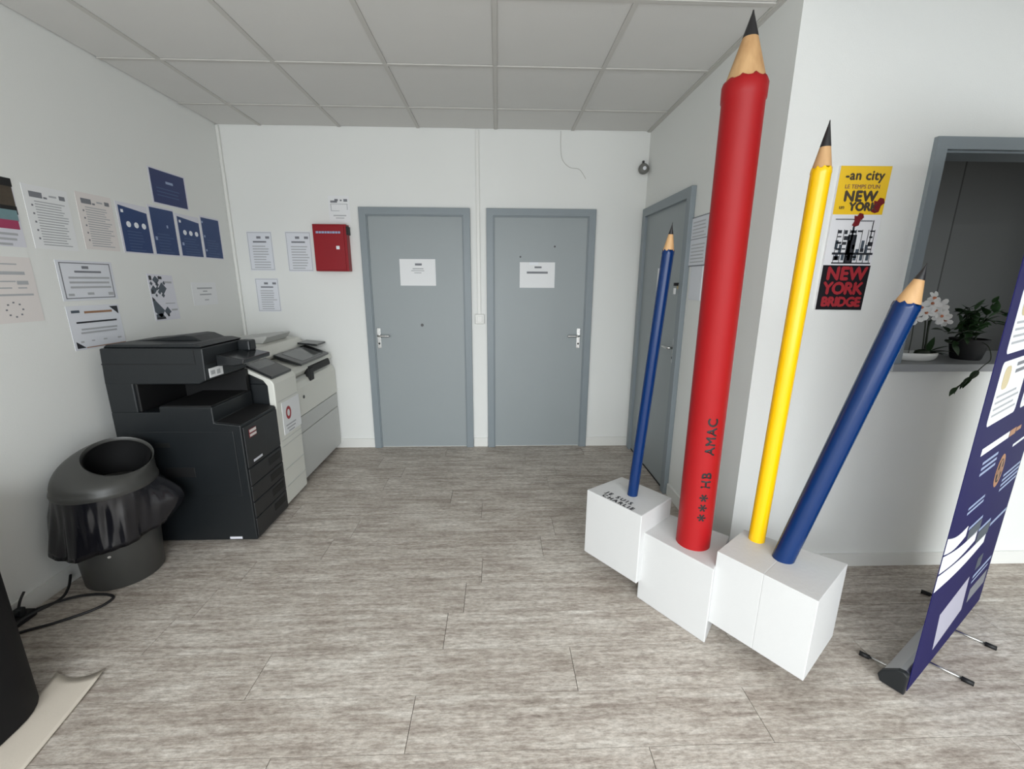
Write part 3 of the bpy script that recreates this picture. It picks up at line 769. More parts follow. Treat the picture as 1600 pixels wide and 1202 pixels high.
for i, (x, y, z) in enumerate([(4.105, -1.74, 1.385), (4.15, -1.745, 1.405), (4.195, -1.74, 1.395), (4.225, -1.74, 1.36), (4.165, -1.75, 1.37), (4.245, -1.735, 1.325), (4.09, -1.735, 1.335), (4.205, -1.75, 1.345), (4.13, -1.745, 1.36), (4.155, -1.74, 1.43)]):
    nrm = Vector((rn.uniform(-.7, .2), -1, rn.uniform(-.3, .4))).normalized(); _, ax, ay = frame_axes(nrm)
    bm = bmesh.new(); lathe(bm, Vector((x, y, z)) - nrm * .003, Vector((x, y, z)) + nrm, [(0, .006), (.006, .007), (.014, .004), (.017, 0)], 10)
    core = obj('orchid_flower', bm, M['orchid_core'], orc, smooth=True)
    for k in range(5):
        a = 2 * math.pi * k / 5 + rn.uniform(-.15, .15) + .3
        e1 = ax * math.cos(a) + ay * math.sin(a); e2 = nrm.cross(e1)
        mt = Matrix((e1, e2, nrm)).transposed().to_4x4()
        p = bpy.data.objects.new('petal', PM); COL.objects.link(p); p.parent = core
        p.matrix_local = Matrix.Translation(Vector((x, y, z)) - ORIGIN[orc.name]) @ mt @ Matrix.Scale(rn.uniform(.72, .95), 4)

def leaf_mesh(name, material, w=.36, fold=.12):
    bm = bmesh.new(); n = 6; mid = []; lf = []; rg = []
    for i in range(n + 1):
        t = i / n; ww = w * math.sin(math.pi * t ** .8) * .5 if 0 < i < n else 0
        z = -.25 * t * t
        mid.append(bm.verts.new((t, 0, z)))
        if 0 < i < n: lf.append(bm.verts.new((t, ww, z + fold * ww * 2))); rg.append(bm.verts.new((t, -ww, z + fold * ww * 2)))
        else: lf.append(mid[-1]); rg.append(mid[-1])
    for i in range(n):
        for side in (lf, rg):
            q_ = [mid[i], mid[i + 1]] + ([side[i + 1]] if side[i + 1] is not mid[i + 1] else []) + ([side[i]] if side[i] is not mid[i] else [])
            if len(q_) >= 3: bm.faces.new(q_ if side is rg else q_[::-1])
    me = bpy.data.meshes.new(name); bm.to_mesh(me); bm.free(); me.materials.append(material)
    for p in me.polygons: p.use_smooth = True
    return me
LM = leaf_mesh('leaf', M['leaf'])
def add_leaf(root, pos, d, length, roll=0.0, width=1.0):
    d = Vector(d).normalized(); side = d.cross(Vector((0, 0, 1)))
    side = side.normalized() if side.length > .05 else Vector((1, 0, 0))
    nrm = side.cross(d).normalized(); nrm = (Matrix.Rotation(roll, 3, d) @ nrm); side = nrm.cross(d)
    p = bpy.data.objects.new('leaf', LM); COL.objects.link(p); p.parent = root
    p.matrix_local = Matrix.Translation(Vector(pos) - ORIGIN[root.name]) @ Matrix((d, side, nrm)).transposed().to_4x4() @ Matrix.Diagonal((length, length * width, length, 1))
# orchid foliage at its foot
for d_, l_ in [((-.2, -.3, 1.2), .10), ((1, -.3, .35), .11), ((.8, -.4, .8), .09), ((.9, .1, .1), .10), ((.5, -.6, .2), .08)]:
    add_leaf(orc, (4.215, -1.715, SZ + .035), d_, l_, 0, .75)

pl = thing('trailing_plant', (4.44, -1.68, SZ), 'dark green trailing houseplant in a black pot on the counter sill', 'plant')
bm = bmesh.new(); lathe(bm, (4.455, -1.68, SZ), (4.455, -1.68, 2), [(0, .055), (.01, .06), (.095, .075), (.105, .077), (.105, .066), (.09, .064)], 28)
smooth_angle(obj('pot', bm, M['black_deep'], pl))
bm = bmesh.new(); lathe(bm, (4.455, -1.68, SZ + .085), (4.455, -1.68, 2), [(0, .06), (.012, .05), (.016, 0)], 20); obj('soil', bm, M['ink_brown'], pl)
rn = random.Random(21)
stems = []
c0 = Vector((4.455, -1.68, SZ + .09))
for i in range(15):
    a = rn.uniform(0, 2 * math.pi); o_ = rn.uniform(.07, .17); hgt = rn.uniform(.03, .16)
    e = c0 + Vector((math.cos(a) * o_ - .02, math.sin(a) * o_ * .55 - .02, hgt))
    stems.append([c0 + Vector((math.cos(a) * .02, math.sin(a) * .02, 0)), c0 + Vector((math.cos(a) * o_ * .45, math.sin(a) * o_ * .3, hgt * .9 + .02)), e])
stems.append([c0, c0 + Vector((-.05, -.05, .06)), c0 + Vector((-.15, -.06, .05)), c0 + Vector((-.22, -.07, .06))])
stems.append([c0, c0 + Vector((-.05, -.05, .05)), c0 + Vector((-.14, -.06, .00)), c0 + Vector((-.20, -.07, .01))])
stems.append([c0, c0 + Vector((.02, -.03, .12)), c0 + Vector((.04, -.03, .20))])
trail = [c0 + Vector((0, -.03, .01)), (4.43, -1.79, 1.205), (4.40, -1.842, 1.15), (4.36, -1.850, 1.115), (4.31, -1.852, 1.06), (4.26, -1.850, 1.015)]
stems.append([Vector(p) for p in trail])
for s_ in stems:
    bm = bmesh.new(); tube(bm, s_, .0022, 5, 5); obj('stem', bm, M['stem'], pl, smooth=True)
    pts = catmull(s_, 6)
    hang = s_ is stems[-1]
    ids = range(3, len(pts), 2) if not hang else [20, 23, 25, 28, 30]
    for k_ in ids:
        p = pts[min(k_, len(pts) - 1)]; dd = (pts[min(k_ + 1, len(pts) - 1)] - pts[min(k_, len(pts) - 1) - 1]).normalized()
        sd = Vector((rn.uniform(-1, 1), rn.uniform(-1, .3), rn.uniform(-.2, .5)))
        if hang: sd = dd * 1.0 + Vector((rn.uniform(-.3, .3), -.15, rn.uniform(-.2, .1)))
        ln = rn.uniform(.05, .075)
        tipp = p + (dd * .8 + sd).normalized() * ln
        if tipp.y > YW - .012 and tipp.z < SZ + .01: continue
        add_leaf(pl, p, dd * .8 + sd, ln, rn.uniform(-.6, .6), 1.15)

# ------------------------------------------------------------------ roll-up banner
A2 = Vector((3.565, -2.525, 0)); B2 = Vector((4.36, -2.07, 0)); LB = (B2 - A2).length; tb_ = (B2 - A2).normalized(); nb = Vector((tb_.y, -tb_.x, 0))   # nb faces the camera
bn = thing('rollup_banner', A2 + tb_ * LB / 2, 'dark blue roll-up banner stand with white text panels', 'banner')
def bpt(s, z, d=0.0): return A2 + tb_ * s + nb * d + Vector((0, 0, z))
# cassette: sloped back, straight front
prof = [(.016, .012), (.0165, .085), (.004, .094), (-.012, .090), (-.052, .055), (-.060, .034), (-.050, .012)]
bm = bmesh.new(); prism(bm, prof, lambda p, t: bpt(t, p[1], p[0]), .0, LB); obj('cassette', bm, M['alu'], bn, bevel=.004)
for s0, s1 in ((-.022, .0), (LB, LB + .022)):
    bm = bmesh.new(); prism(bm, [(a * 1.1, (z - .045) * 1.12 + .045) for a, z in prof], lambda p, t: bpt(t, p[1], p[0]), s0, s1); obj('end_cap', bm, M['black_plastic'], bn, bevel=.004)
for s0, dn in ((.10, -.13), (.245, .12), (.56, .12), (.80, -.13)):
    bm = bmesh.new(); tube(bm, [bpt(s0, .012, 0), bpt(s0 + (.02 if dn > 0 else -.03), .010, dn)], .005, 8, 0)
    lg = obj('foot', bm, M['chrome'], bn, smooth=True)
    bm = bmesh.new(); e = bpt(s0 + (.02 if dn > 0 else -.03), .0095, dn); dd = (e - bpt(s0, .0095, 0)).normalized()
    tube(bm, [e - dd * .012, e + dd * .022], .0095, 10, 0); obj('foot_tip', bm, M['black_deep'], lg, smooth=True)
bm = bmesh.new(); hexa(bm, [bpt(.002, .016, .0195), bpt(LB - .002, .016, .0195), bpt(LB - .002, .016, .0175), bpt(.002, .016, .0175)], [bpt(.002, 2.03, .0195), bpt(LB - .002, 2.03, .0195), bpt(LB - .002, 2.03, .0175), bpt(.002, 2.03, .0175)])
fab = obj('printed_fabric', bm, M['banner'], bn)
bm = bmesh.new(); hexa(bm, [bpt(0, 2.02, .028), bpt(LB, 2.02, .028), bpt(LB, 2.02, -.012), bpt(0, 2.02, -.012)], [bpt(0, 2.05, .028), bpt(LB, 2.05, .028), bpt(LB, 2.05, -.012), bpt(0, 2.05, -.012)])
obj('top_rail', bm, M['alu'], bn, bevel=.004)
bm = bmesh.new(); cyl(bm, bpt(LB / 2, .06, -.02), bpt(LB / 2, 2.03, -.02), .008, 12); obj('pole', bm, M['alu'], bn, smooth=True)
def prnt(nm, mt, shapes, lay=1):
    single = nm in ('card_icon', 'printed_photo', 'white_swoosh', 'printed_heading', 'emblem_core')
    bm = bmesh.new()
    for s_ in shapes:
        if single: bm = bmesh.new()
        if len(s_) == 4 and not isinstance(s_[0], tuple): s_ = [(s_[0], s_[1]), (s_[2], s_[1]), (s_[2], s_[3]), (s_[0], s_[3])]
        bm.faces.new([bm.verts.new(bpt(a, z, .0195 + .0004 * lay)) for a, z in s_])
        if single: obj(nm, bm, M[mt], fab)
    if single: return
    o = obj(nm, bm, M[mt], fab)
    if len(shapes) > 1: o['kind'] = 'stuff'
    return o
def rrect(s0, s1, z0, z1, r=.02):
    out = []
    for cx_, cz_, a_ in ((s1 - r, z1 - r, 0), (s0 + r, z1 - r, 90), (s0 + r, z0 + r, 180), (s1 - r, z0 + r, 270)):
        for k_ in range(5):
            t = math.radians(a_ + 22.5 * k_); out.append((cx_ + r * math.cos(t), cz_ + r * math.sin(t)))
    return out
for z0, z1 in ((1.035, 1.255), (1.28, 1.495), (1.518, 1.735)):
    for s0, s1 in ((.10, .47), (.545, .895)):
        prnt('text_card', 'ink_white', [rrect(s0, s1, z0, z1)], 1)
tl = []; gd = []; th = []
for z0 in (1.035, 1.28, 1.518):
    for s0 in (.10, .545):
        tl += [(s0 + .03, z0 + .03 + .022 * i, s0 + .34 - .05 * (i % 2), z0 + .038 + .022 * i) for i in range(4)]
        th += [(s0 + .20, z0 + .165 + .025 * i, s0 + .33, z0 + .178 + .025 * i) for i in range(2)]
        gd += [rrect(s0 + .05, s0 + .14, z0 + .12, z0 + .2, .03)]
prnt('card_text', 'ink_grey', tl, 2); prnt('card_heading', 'ink_mid', th, 2); prnt('card_icon', 'ink_gold', gd, 2)
prnt('printed_heading', 'ink_white', [(.138, .925, .50, .952), (.63, .86, .90, .872)], 1)
prnt('printed_heading_tan', 'ink_orange', [(.51, .925, .60, .952), (.61, .93, .685, .947)], 1)
prnt('printed_text', 'ink_pale', [(.20, .835 + .022 * i, .40, .846 + .022 * i) for i in range(3)] + [(.62, .665 + .022 * i, .90, .676 + .022 * i) for i in range(4)] + [(.177, .69 + .02 * i, .38, .70 + .02 * i) for i in range(2)]
     + [(.27, .60, .45, .612), (.45, .535, .62, .548), (.64, .50, .90, .515), (.60, .26, .88, .275), (.60, .235, .85, .245)], 1)
ring = [(.515 + .058 * math.cos(2 * math.pi * i / 24), .785 + .070 * math.sin(2 * math.pi * i / 24)) for i in range(24)]
prnt('emblem_ring', 'ink_orange', [ring], 1); prnt('emblem_field', 'ink_black', [[(.515 + (a - .515) * .72, .785 + (b - .785) * .72) for a, b in ring]], 2)
prnt('emblem_core', 'ink_tan', [(.50, .745, .53, .83), (.475, .775, .56, .795)], 3)
prnt('printed_photo', 'ink_slate', [(.285, .545, .455, .595), (.455, .475, .63, .53), (.60, .30, .68, .36)], 1)
def swoosh(s0, top0, top1, s1, th0):
    up_ = []; lo = []
    for i in range(13):
        t = i / 12; s_ = s0 + (s1 - s0) * t
        zt = top0 + (top1 - top0) * t - .016 * math.sin(math.pi * t); up_.append((s_, zt)); lo.append((s_, zt - th0 * (1 - .3 * t)))
    return up_ + lo[::-1]
prnt('white_swoosh', 'ink_white', [swoosh(.003, .655, .628, .25, .062), swoosh(.003, .585, .552, .43, .068), swoosh(.003, .508, .482, .61, .066)], 1)
prnt('pale_panel', 'ink_lav', [[(.19, .265), (.53, .30), (.555, .125), (.225, .085)]], 1)
prnt('brown_print', 'ink_mid', [(.62, .13, .88, .20)], 1)

# ------------------------------------------------------------------ black copier
YA0, YA1 = -1.5, -1.115
ca = thing('black_copier', (.3, -1.3, 0), 'large black office copier standing against the left wall behind the bin', 'copier')
bm = bmesh.new(); prism(bm, [(-.03, .02), (.645, .02), (.642, .722), (.505, .738), (.505, .826), (.225, .832), (.225, .80), (-.03, .80)], XZ, YA0, YA1)
obj('body', bm, M['black_plastic'], ca, bevel=.006)
obj('rear_column', B_(-.03, .115, YA0, YA1, .795, .965), M['black_plastic'], ca, bevel=.008)
obj('tray_shade_liner', B_(.232, .498, YA0 + .006, YA1 - .004, .826, .8345), M['black_deep'], ca)  # near-black liner: shade of the output bay painted onto the deck top
bm = bmesh.new(); prism(bm, [(.508, .738), (.636, .7235), (.636, .7265), (.508, .742)], XZ, YA0 + .008, YA1 - .006); obj('deck_shade_liner', bm, M['black_deep'], ca)  # same painted shade on the lower deck in front
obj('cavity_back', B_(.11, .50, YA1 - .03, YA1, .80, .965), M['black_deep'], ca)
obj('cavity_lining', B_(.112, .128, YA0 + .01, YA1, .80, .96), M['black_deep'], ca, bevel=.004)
bm = bmesh.new(); prism(bm, [(-.03, .955), (.46, .955), (.50, .975), (.505, 1.148), (-.02, 1.148)], XZ, YA0, YA1)
sca = obj('scanner', bm, M['black_plastic'], ca, bevel=.006)
obj('scanner_seam', B_(-.024, .46, YA0 - .0015, YA0 + .01, 1.062, 1.067), M['black_deep'], sca)
obj('scanner_seam', B_(.455, .459, YA0 - .0015, YA0 + .01, 1.068, 1.14), M['black_deep'], sca)
obj('scanner_seam', B_(.495, .507, YA0 + .02, YA1, 1.06, 1.067), M['black_deep'], sca)
bm = bmesh.new(); prism(bm, [(-.02, 1.148), (.48, 1.148), (.495, 1.156), (.44, 1.168), (.0, 1.165)], XZ, YA0 + .02, YA1)
adf = obj('document_feeder', bm, M['black_plastic'], ca, bevel=.006)
bm = bmesh.new(); prism(bm, [(.0, 1.164), (.40, 1.166), (.34, 1.192), (.30, 1.196), (.10, 1.172)], XZ, -1.33, YA1 - .005)
obj('feeder_tray', bm, M['black_plastic'], adf, bevel=.005)
bm = bmesh.new(); prism(bm, [(.50, 1.035), (.60, 1.035), (.648, 1.045), (.652, 1.07), (.56, 1.088), (.50, 1.10)], XZ, -1.40, YA1)
cpn = obj('control_panel', bm, M['black_gloss'], ca, bevel=.006)
obj('panel_knob', B_(.50, .575, -1.19, YA1, 1.085, 1.15), M['black_plastic'], cpn, bevel=.01)
obj('white_label', B_(.504, .507, -1.475, -1.36, .985, 1.035), M['paper'], sca)
bm = bmesh.new(); box(bm, .5068, .5078, -1.465, -1.43, 1.0, 1.022); box(bm, .5068, .5078, -1.415, -1.385, .995, 1.02); obj('label_print', bm, M['ink_grey'], sca)
# inner side of the output bay (support towards the next machine)
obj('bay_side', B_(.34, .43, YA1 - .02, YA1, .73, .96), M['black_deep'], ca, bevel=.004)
# front: upper door, badge, name strip, drawers with grips
fd = obj('front_door', B_(.640, .650, YA0 + .012, YA1 - .01, .465, .705), M['black_front'], ca, bevel=.004)
obj('badge', B_(.650, .653, -1.445, -1.375, .63, .68), M['ink_badge'], fd)
bm = bmesh.new(); box(bm, .653, .6538, -1.442, -1.378, .636, .65); box(bm, .653, .6538, -1.442, -1.378, .66, .676); obj('badge_print', bm, M['paper_warm'], fd)
obj('name_strip', B_(.650, .652, -1.435, -1.345, .482, .495), M['paper_cool'], fd)
for i, (z0, z1) in enumerate(((.355, .455), (.255, .348), (.155, .248), (.035, .148))):
    dw = obj('paper_drawer', B_(.640, .650, YA0 + .012, YA1 - .01, z0, z1), M['black_front'], ca, bevel=.004)
    obj('drawer_grip', B_(.648, .6525, -1.29, -1.15, z1 - .065, z1 - .018), M['black_deep'], dw, bevel=.006)
sp = obj('side_panel', B_(.04, .60, YA0 - .004, YA0 + .01, .30, .69), M['black_plastic'], ca, bevel=.003)
obj('side_grille', B_(.20, .36, YA0 - .006, YA0, .42, .48), M['black_deep'], sp, bevel=.002)
obj('side_badge', B_(.17, .25, YA0 - .006, YA0, .60, .625), M['dark_metal'], sp)
obj('side_sticker', B_(.49, .56, YA0 - .002, YA0 + .01, .028, .042), M['paper_cool'], sp)
obj('side_screw', B_(.575, .59, YA0 - .003, YA0 + .01, .335, .35), M['chrome'], ca)

# ------------------------------------------------------------------ narrow white-fronted machine
YB0, YB1 = -1.108, -.805
cb = thing('touchscreen_terminal', (.3, -.95, 0), 'narrow white-fronted terminal with slanted touch screen between the two copiers', 'terminal')
obj('casing', B_(-.05, .602, YB0 + .012, YB1 - .005, .02, .86), M['black_plastic'], cb, bevel=.005)
bm = bmesh.new(); prism(bm, [(.44, .955), (.47, .968), (.632, .885), (.645, .86), (.640, .03), (.600, .03), (.603, .85), (.58, .885), (.47, .94)], XZ, YB0, YB1)
ff = obj('front_cover', bm, M['white_plastic'], cb, bevel=.006)
bm = bmesh.new(); prism(bm, [(.02, .86), (.60, .86), (.47, .945), (.02, .945)], XZ, YB0 + .014, YB1 - .005); obj('console', bm, M['black_plastic'], cb, bevel=.003)
def slope(x): return .968 - (x - .47) * (.083 / .162)
bm = bmesh.new(); hexa(bm, [(.462, YB0 + .02, slope(.462) - .004), (.625, YB0 + .02, slope(.625) - .004), (.625, YB1 - .02, slope(.625) - .004), (.462, YB1 - .02, slope(.462) - .004)],
                       [(.466, YB0 + .02, slope(.462) + .014), (.631, YB0 + .02, slope(.625) + .014), (.631, YB1 - .02, slope(.625) + .014), (.466, YB1 - .02, slope(.462) + .014)])
ts = obj('touch_screen', bm, M['black_gloss'], cb, bevel=.004)
bm = bmesh.new(); hexa(bm, [(.478, YB0 + .045, slope(.478) + .012), (.613, YB0 + .045, slope(.613) + .0135), (.613, YB1 - .045, slope(.613) + .0135), (.478, YB1 - .045, slope(.478) + .012)],
                       [(.478, YB0 + .045, slope(.478) + .0165), (.613, YB0 + .045, slope(.613) + .0165), (.613, YB1 - .045, slope(.613) + .0165), (.478, YB1 - .045, slope(.478) + .0165)])
obj('screen_glass', bm, M['screen'], ts)
for z in (.735, .47, .43, .27, .15):
    obj('panel_seam', B_(.636, .6455, YB0 + .02, YB1 - .012, z, z + .004), M['grey_plastic'], ff)
nt_ = obj('sticker', B_(.642, .6465, YB0 + .06, YB1 + .002, .50, .72), M['paper'], cb)
bm = bmesh.new()
Yc, Zc = -.97, .635
R1 = [(Yc + .036 * math.cos(2 * math.pi * i / 24), Zc + .045 * math.sin(2 * math.pi * i / 24)) for i in range(24)]
R2 = [(Yc + .018 * math.cos(2 * math.pi * i / 24), Zc + .024 * math.sin(2 * math.pi * i / 24)) for i in range(24)]
va = [bm.verts.new((.6470, a, b)) for a, b in R1]; vb = [bm.verts.new((.6470, a, b)) for a, b in R2]
for i in range(24): bm.faces.new([va[i], va[(i + 1) % 24], vb[(i + 1) % 24], vb[i]])
obj('ring_logo', bm, M['ink_red'], nt_)
bm = bmesh.new()
for i, (a, b) in enumerate([(.02, .16), (.03, .15), (.05, .13)]): bm.faces.new([bm.verts.new((.6470, y, z)) for y, z in [(-1.04 + a, .56 - .022 * i), (-1.04 + b, .56 - .022 * i), (-1.04 + b, .55 - .022 * i), (-1.04 + a, .55 - .022 * i)]])
obj('sticker_print', bm, M['ink_grey'], nt_)

# ------------------------------------------------------------------ white copier
YC0, YC1 = -.79, -.012
cc = thing('white_copier', (.3, -.4, 0), 'white office copier in the room corner beside the narrow terminal', 'copier')
obj('body', B_(-.09, .585, YC0, YC1, .04, .80), M['grey_plastic'], cc, bevel=.008)
obj('plinth', B_(-.07, .56, YC0 + .02, YC1 - .02, 0, .045), M['black_deep'], cc)
bm = bmesh.new(); prism(bm, [(.58, .53), (.617, .53), (.617, .735), (.60, .775), (.58, .79)], XZ, YC0, YC1); fdc = obj('front_door', bm, M['white_plastic'], cc, bevel=.006)
for z0, z1 in ((.405, .525), (.05, .40)):
    dw = obj('paper_drawer', B_(.58, .615, YC0 + .002, YC1 - .002, z0, z1), M['grey_plastic'], cc, bevel=.006)
bm = bmesh.new(); prism(bm, [(-.09, .80), (.56, .80), (.60, .845), (.585, .885), (.45, .925), (-.09, .935)], XZ, YC0, YC1); ubc = obj('upper_body', bm, M['white_plastic'], cc, bevel=.008)
bm = bmesh.new(); prism(bm, [(.56, .795), (.612, .80), (.615, .815), (.606, .852), (.585, .86), (.56, .85)], XZ, -.50, -.10); obj('handle_recess', bm, M['black_deep'], cc, bevel=.006)
obj('handle_drop', B_(.58, .6165, -.52, -.44, .745, .845), M['black_deep'], cc, bevel=.008)
bm = bmesh.new(); prism(bm, [(-.09, .935), (.40, .935), (.41, .96), (.36, 1.03), (.12, 1.045), (-.09, 1.045)], XZ, YC0 + .02, YC1 - .05); lidc = obj('scanner_lid', bm, M['white_plastic'], cc, bevel=.01)
bm = bmesh.new(); prism(bm, [(.02, 1.04), (.30, 1.035), (.34, 1.085), (.33, 1.092), (.02, 1.062)], XZ, YC0 + .25, YC1 - .15); obj('feeder_tray', bm, M['grey_plastic'], lidc, bevel=.005)
# tilted black control tablet
def slc(x): return .975 - (x - .43) * .36
bm = bmesh.new(); hexa(bm, [(.43, -.66, slc(.43) - .03), (.62, -.66, slc(.62) - .018), (.62, -.13, slc(.62) - .018), (.43, -.13, slc(.43) - .03)], [(.43, -.66, slc(.43)), (.625, -.66, slc(.625)), (.625, -.13, slc(.625)), (.43, -.13, slc(.43))])
tbc = obj('control_tablet', bm, M['black_gloss'], cc, bevel=.005)
bm = bmesh.new(); hexa(bm, [(.455, -.58, slc(.455) - .001), (.60, -.58, slc(.60) - .001), (.60, -.22, slc(.60) - .001), (.455, -.22, slc(.455) - .001)], [(.455, -.58, slc(.455) + .002), (.60, -.58, slc(.60) + .002), (.60, -.22, slc(.60) + .002), (.455, -.22, slc(.455) + .002)])
obj('screen_glass', bm, M['screen'], tbc)
bm = bmesh.new(); hexa(bm, [(.40, -.20, .985), (.56, -.20, .97), (.56, -.02, .97), (.40, -.02, .985)], [(.40, -.20, 1.0), (.56, -.20, .985), (.56, -.02, .985), (.40, -.02, 1.0)])
obj('keypad', bm, M['black_gloss'], tbc, bevel=.004)
bm = bmesh.new(); cyl(bm, (.617, -.66, .66), (.6195, -.66, .66), .013, 14); obj('lock', bm, M['dark_metal'], fdc)

# ------------------------------------------------------------------ waste bin
BC = Vector((.0965, -1.744, 0))
wb = thing('waste_bin', BC, 'dark grey dome-lidded waste bin with a black bag beside the black copier', 'bin')
bm = bmesh.new(); lathe(bm, BC, BC + Vector((0, 0, 1)), [(0, .150), (.012, .160), (.20, .170), (.485, .188), (.50, .188), (.50, .18)], 48)
smooth_angle(obj('bin_body', bm, M['bin'], wb))
# dome lid lofted from the rim to a tilted opening
def loft(bm, rings):
    V = [[bm.verts.new(p) for p in r] for r in rings]; n = len(V[0])
    for A, B in zip(V, V[1:]):
        for i in range(n): bm.faces.new([A[i], A[(i + 1) % n], B[(i + 1) % n], B[i]])
    return V
seg = 64
on_ = Vector((.34, -.26, .86)).normalized()
_, ox_, oy_ = frame_axes(on_)
oc = BC + Vector((.058, .030, .643))
RIM = .200
def lid_ring(t, flat=0.0):
    out = []
    for i in range(seg):
        a = 2 * math.pi * i / seg
        p0 = BC + Vector((RIM * math.cos(a), RIM * math.sin(a), .528))
        p1 = BC + Vector((RIM * .97 * math.cos(a), RIM * .97 * math.sin(a), .582))
        rad = Vector((math.cos(a), math.sin(a), 0)); e = rad - on_ * rad.dot(on_); e.normalize()
        p2 = oc + e * .138
        zc = p2.z
        p1.z = .528 + (zc - .528) * .80
        out.append(p0 * (1 - t) ** 2 + p1 * 2 * t * (1 - t) + p2 * t * t)
    return out
bm = bmesh.new()
r_low = [[BC + Vector((r * math.cos(2 * math.pi * i / seg), r * math.sin(2 * math.pi * i / seg), z)) for i in range(seg)] for r, z in ((.192, .497), (.203, .497), (.206, .512), (.2035, .522))]
rings = r_low + [lid_ring(t / 10) for t in range(11)]
lip = []
for k_, (dr_, dz_) in enumerate(((.132, -.006), (.126, -.035))):
    ring = []
    for i in range(seg):
        a = 2 * math.pi * i / seg; rad = Vector((math.cos(a), math.sin(a), 0)); e = (rad - on_ * rad.dot(on_)).normalized()
        ring.append(oc + e * dr_ + on_ * dz_)
    lip.append(ring)
loft(bm, rings + lip)
smooth_angle(obj('dome_lid', bm, M['bin'], wb), 50)
bm = bmesh.new()
def open_ring(r_, d_):
    out = []
    for i in range(seg):
        a = 2 * math.pi * i / seg; rad = Vector((math.cos(a), math.sin(a), 0)); e = (rad - on_ * rad.dot(on_)).normalized(); out.append(oc + e * r_ + on_ * d_)
    return out
V = loft(bm, [open_ring(.1255, -.012), open_ring(.1255, -.036)] + [[BC + Vector((r_ * math.cos(2 * math.pi * i / seg), r_ * math.sin(2 * math.pi * i / seg), z_)) for i in range(seg)] for r_, z_ in ((.155, .50), (.15, .12))])
bm.faces.new(V[-1])
obj('bag_shade_lining', bm, M['black_deep'], wb, smooth=True)  # inside of the bag, near-black to paint in the shade below the opening
# bag: folded over the rim, hanging outside
bm = bmesh.new(); rings = []
rnb = random.Random(5)
ph = [rnb.uniform(0, 6.28) for _ in range(6)]
NB = 128
for k_ in range(12):
    t = k_ / 11; ring = []
    for i in range(NB):
        a = 2 * math.pi * i / NB
        da = lambda c: math.atan2(math.sin(a - c), math.cos(a - c))
        hem = .285 - .085 * math.exp(-(da(-1.75) / .6) ** 2) - .04 * math.exp(-(da(-.6) / .5) ** 2) + .008 * math.sin(5 * a + ph[0])
        z = .507 + (hem - .507) * t
        fold = .006 * math.sin(7 * a + ph[1] + 2.2 * t) + .005 * math.sin(12 * a + ph[2] - 3.0 * t) * t + .0025 * math.sin(29 * a + ph[3] + 4 * t)
        lobe = .085 * math.exp(-(da(.42) / .42) ** 2) * math.sin(math.pi * min(1, t * .92)) ** 1.2
        lobe += .040 * math.exp(-(da(-2.25) / .35) ** 2) * t ** 1.5
        flare = .012 * t
        r = .200 + min(1, t * 3) * fold + flare + lobe
        x = BC.x + r * math.cos(a); y = BC.y + r * math.sin(a)
        if x < XL + .006: x = XL + .006
        if y > YA0 - .008 and x > -.05: y = YA0 - .008 
        ring.append(Vector((x, y, z)))
    rings.append(ring)
for t, r in ((.0, .175),):
    rings.append([Vector((BC.x + (.178 + .0) * math.cos(2 * math.pi * i / NB), BC.y + .178 * math.sin(2 * math.pi * i / NB), rings[-1][i].z + .03)) for i in range(NB)])
loft(bm, rings)
obj('bin_bag', bm, M['bag'], wb, smooth=True)
bm = bmesh.new(); cyl(bm, BC + Vector((.075, -.148, .195)), BC + Vector((.082, -.158, .195)), .007, 10); obj('rivet', bm, M['chrome'], wb)

# ------------------------------------------------------------------ cables
bm = bmesh.new(); tube(bm, [(-.046, -2.19, .012), (-.01, -2.15, .008), (.08, -2.10, .007), (.18, -2.02, .007), (.20, -1.95, .008), (.13, -1.925, .008), (.03, -1.94, .012), (-.045, -1.985, .012), (-.085, -2.022, .012)], .006, 8, 10)
tag(obj('cable', bm, M['cable'], origin=(.05, -2.03, 0), smooth=True), 'black cable lying in a loop on the floor in front of the bin', 'cable')
bm = bmesh.new(); tube(bm, [(-.045, -2.22, .02), (-.035, -2.12, .045), (0.0, -2.0, .04), (-.02, -1.93, .05), (-.07, -1.86, .07)], .006, 8, 8)
tag(obj('cable', bm, M['cable'], origin=(-.03, -2.0, 0), smooth=True), 'black cable running straight behind the bin along the wall', 'cable')
ps = thing('power_strip', (-.085, -2.12, 0), 'black power strip on the floor against the left skirting', 'power strip')
obj('strip_body', B_(-.108, -.06, -2.20, -2.04, .002, .036), M['black_deep'], ps, bevel=.006)
obj('plug', B_(-.10, -.068, -2.10, -2.07, .034, .07), M['black_plastic'], ps, bevel=.005)
bm = bmesh.new(); tube(bm, [(-.085, -2.085, .068), (-.085, -2.07, .10), (-.088, -2.045, .125)], .005, 8, 6); obj('plug_lead', bm, M['cable'], ps, smooth=True)

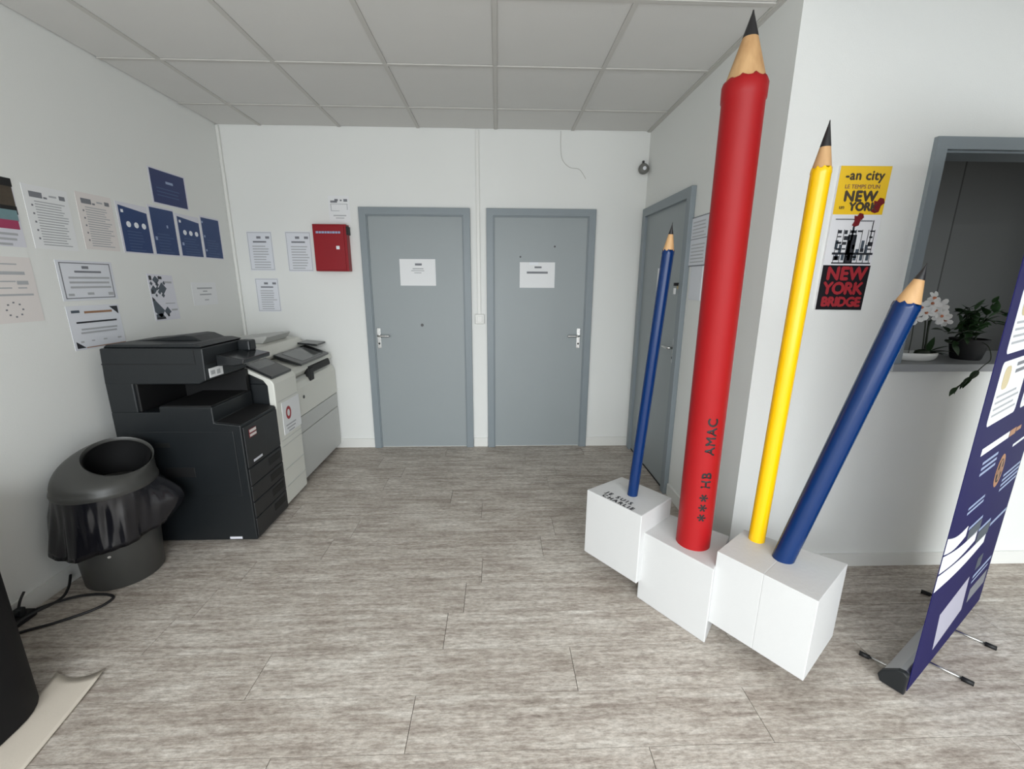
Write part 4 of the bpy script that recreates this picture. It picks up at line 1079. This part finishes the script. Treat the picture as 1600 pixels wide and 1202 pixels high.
# ------------------------------------------------------------------ mat and cabinet in the corner nearest the camera
bm = bmesh.new()
nU, nV = 10, 24; topv = []
o0 = Vector((.338, -2.366, 0)); o1 = Vector((.512, -2.362, 0)); dv = Vector((.16, -1.0, 0)).normalized()
for j in range(nV + 1):
    row = []
    for i in range(nU + 1):
        u_ = i / nU; w_ = j / nV * .95
        p = o0.lerp(o1, u_) + dv * w_
        z = .004 + .010 * math.exp(-w_ / .06) * (1 - math.sin(math.pi * u_)) ** 1.5 + .004 * u_ ** 3
        p += Vector((0, -.022 * math.sin(math.pi * u_) * math.exp(-w_ / .05), 0))
        row.append((p.x, p.y, z))
    topv.append(row)
V1 = [[bm.verts.new(p) for p in r] for r in topv]; V0 = [[bm.verts.new((p[0], p[1], p[2] - .003)) for p in r] for r in topv]
for j in range(nV):
    for i in range(nU):
        bm.faces.new([V1[j][i], V1[j + 1][i], V1[j + 1][i + 1], V1[j][i + 1]]); bm.faces.new([V0[j][i], V0[j][i + 1], V0[j + 1][i + 1], V0[j + 1][i]])
for j in range(nV):
    for i in (0, nU): bm.faces.new([V1[j][i], V1[j + 1][i], V0[j + 1][i], V0[j][i]])
for i in range(nU):
    for j in (0, nV): bm.faces.new([V1[j][i], V1[j][i + 1], V0[j][i + 1], V0[j][i]])
tag(obj('floor_mat', bm, M['mat'], origin=(.5, -2.8, 0), smooth=True), 'beige mat strip with curled end on the floor beside the black cabinet', 'mat')
cbn = thing('black_cabinet', (.2, -2.75, .006), 'black round-cornered cabinet standing on the beige mat by the left wall', 'cabinet')
def rr_ring(x0, x1, ya, yb, r, z, n=8):
    out = []
    for cx_, cy_, a_ in ((x1 - r, yb - r, 0), (x0 + r, yb - r, 90), (x0 + r, ya + r, 180), (x1 - r, ya + r, 270)):
        for k_ in range(n + 1):
            t = math.radians(a_ + 90 * k_ / n); out.append((cx_ + r * math.cos(t), cy_ + r * math.sin(t), z))
    return out
bm = bmesh.new()
V = loft(bm, [rr_ring(-.06, .418, -3.02, -2.415, .17, z) for z in (.008, .74)]); bm.faces.new(V[0][::-1]); bm.faces.new(V[-1])
smooth_angle(obj('cabinet_body', bm, M['cabinet'], cbn), 40)
bm = bmesh.new()
V = loft(bm, [rr_ring(-.07, .428, -3.03, -2.405, .175, z) for z in (.74, .765)]); bm.faces.new(V[0][::-1]); bm.faces.new(V[-1])
smooth_angle(obj('cabinet_top', bm, M['black_plastic'], cbn), 40)
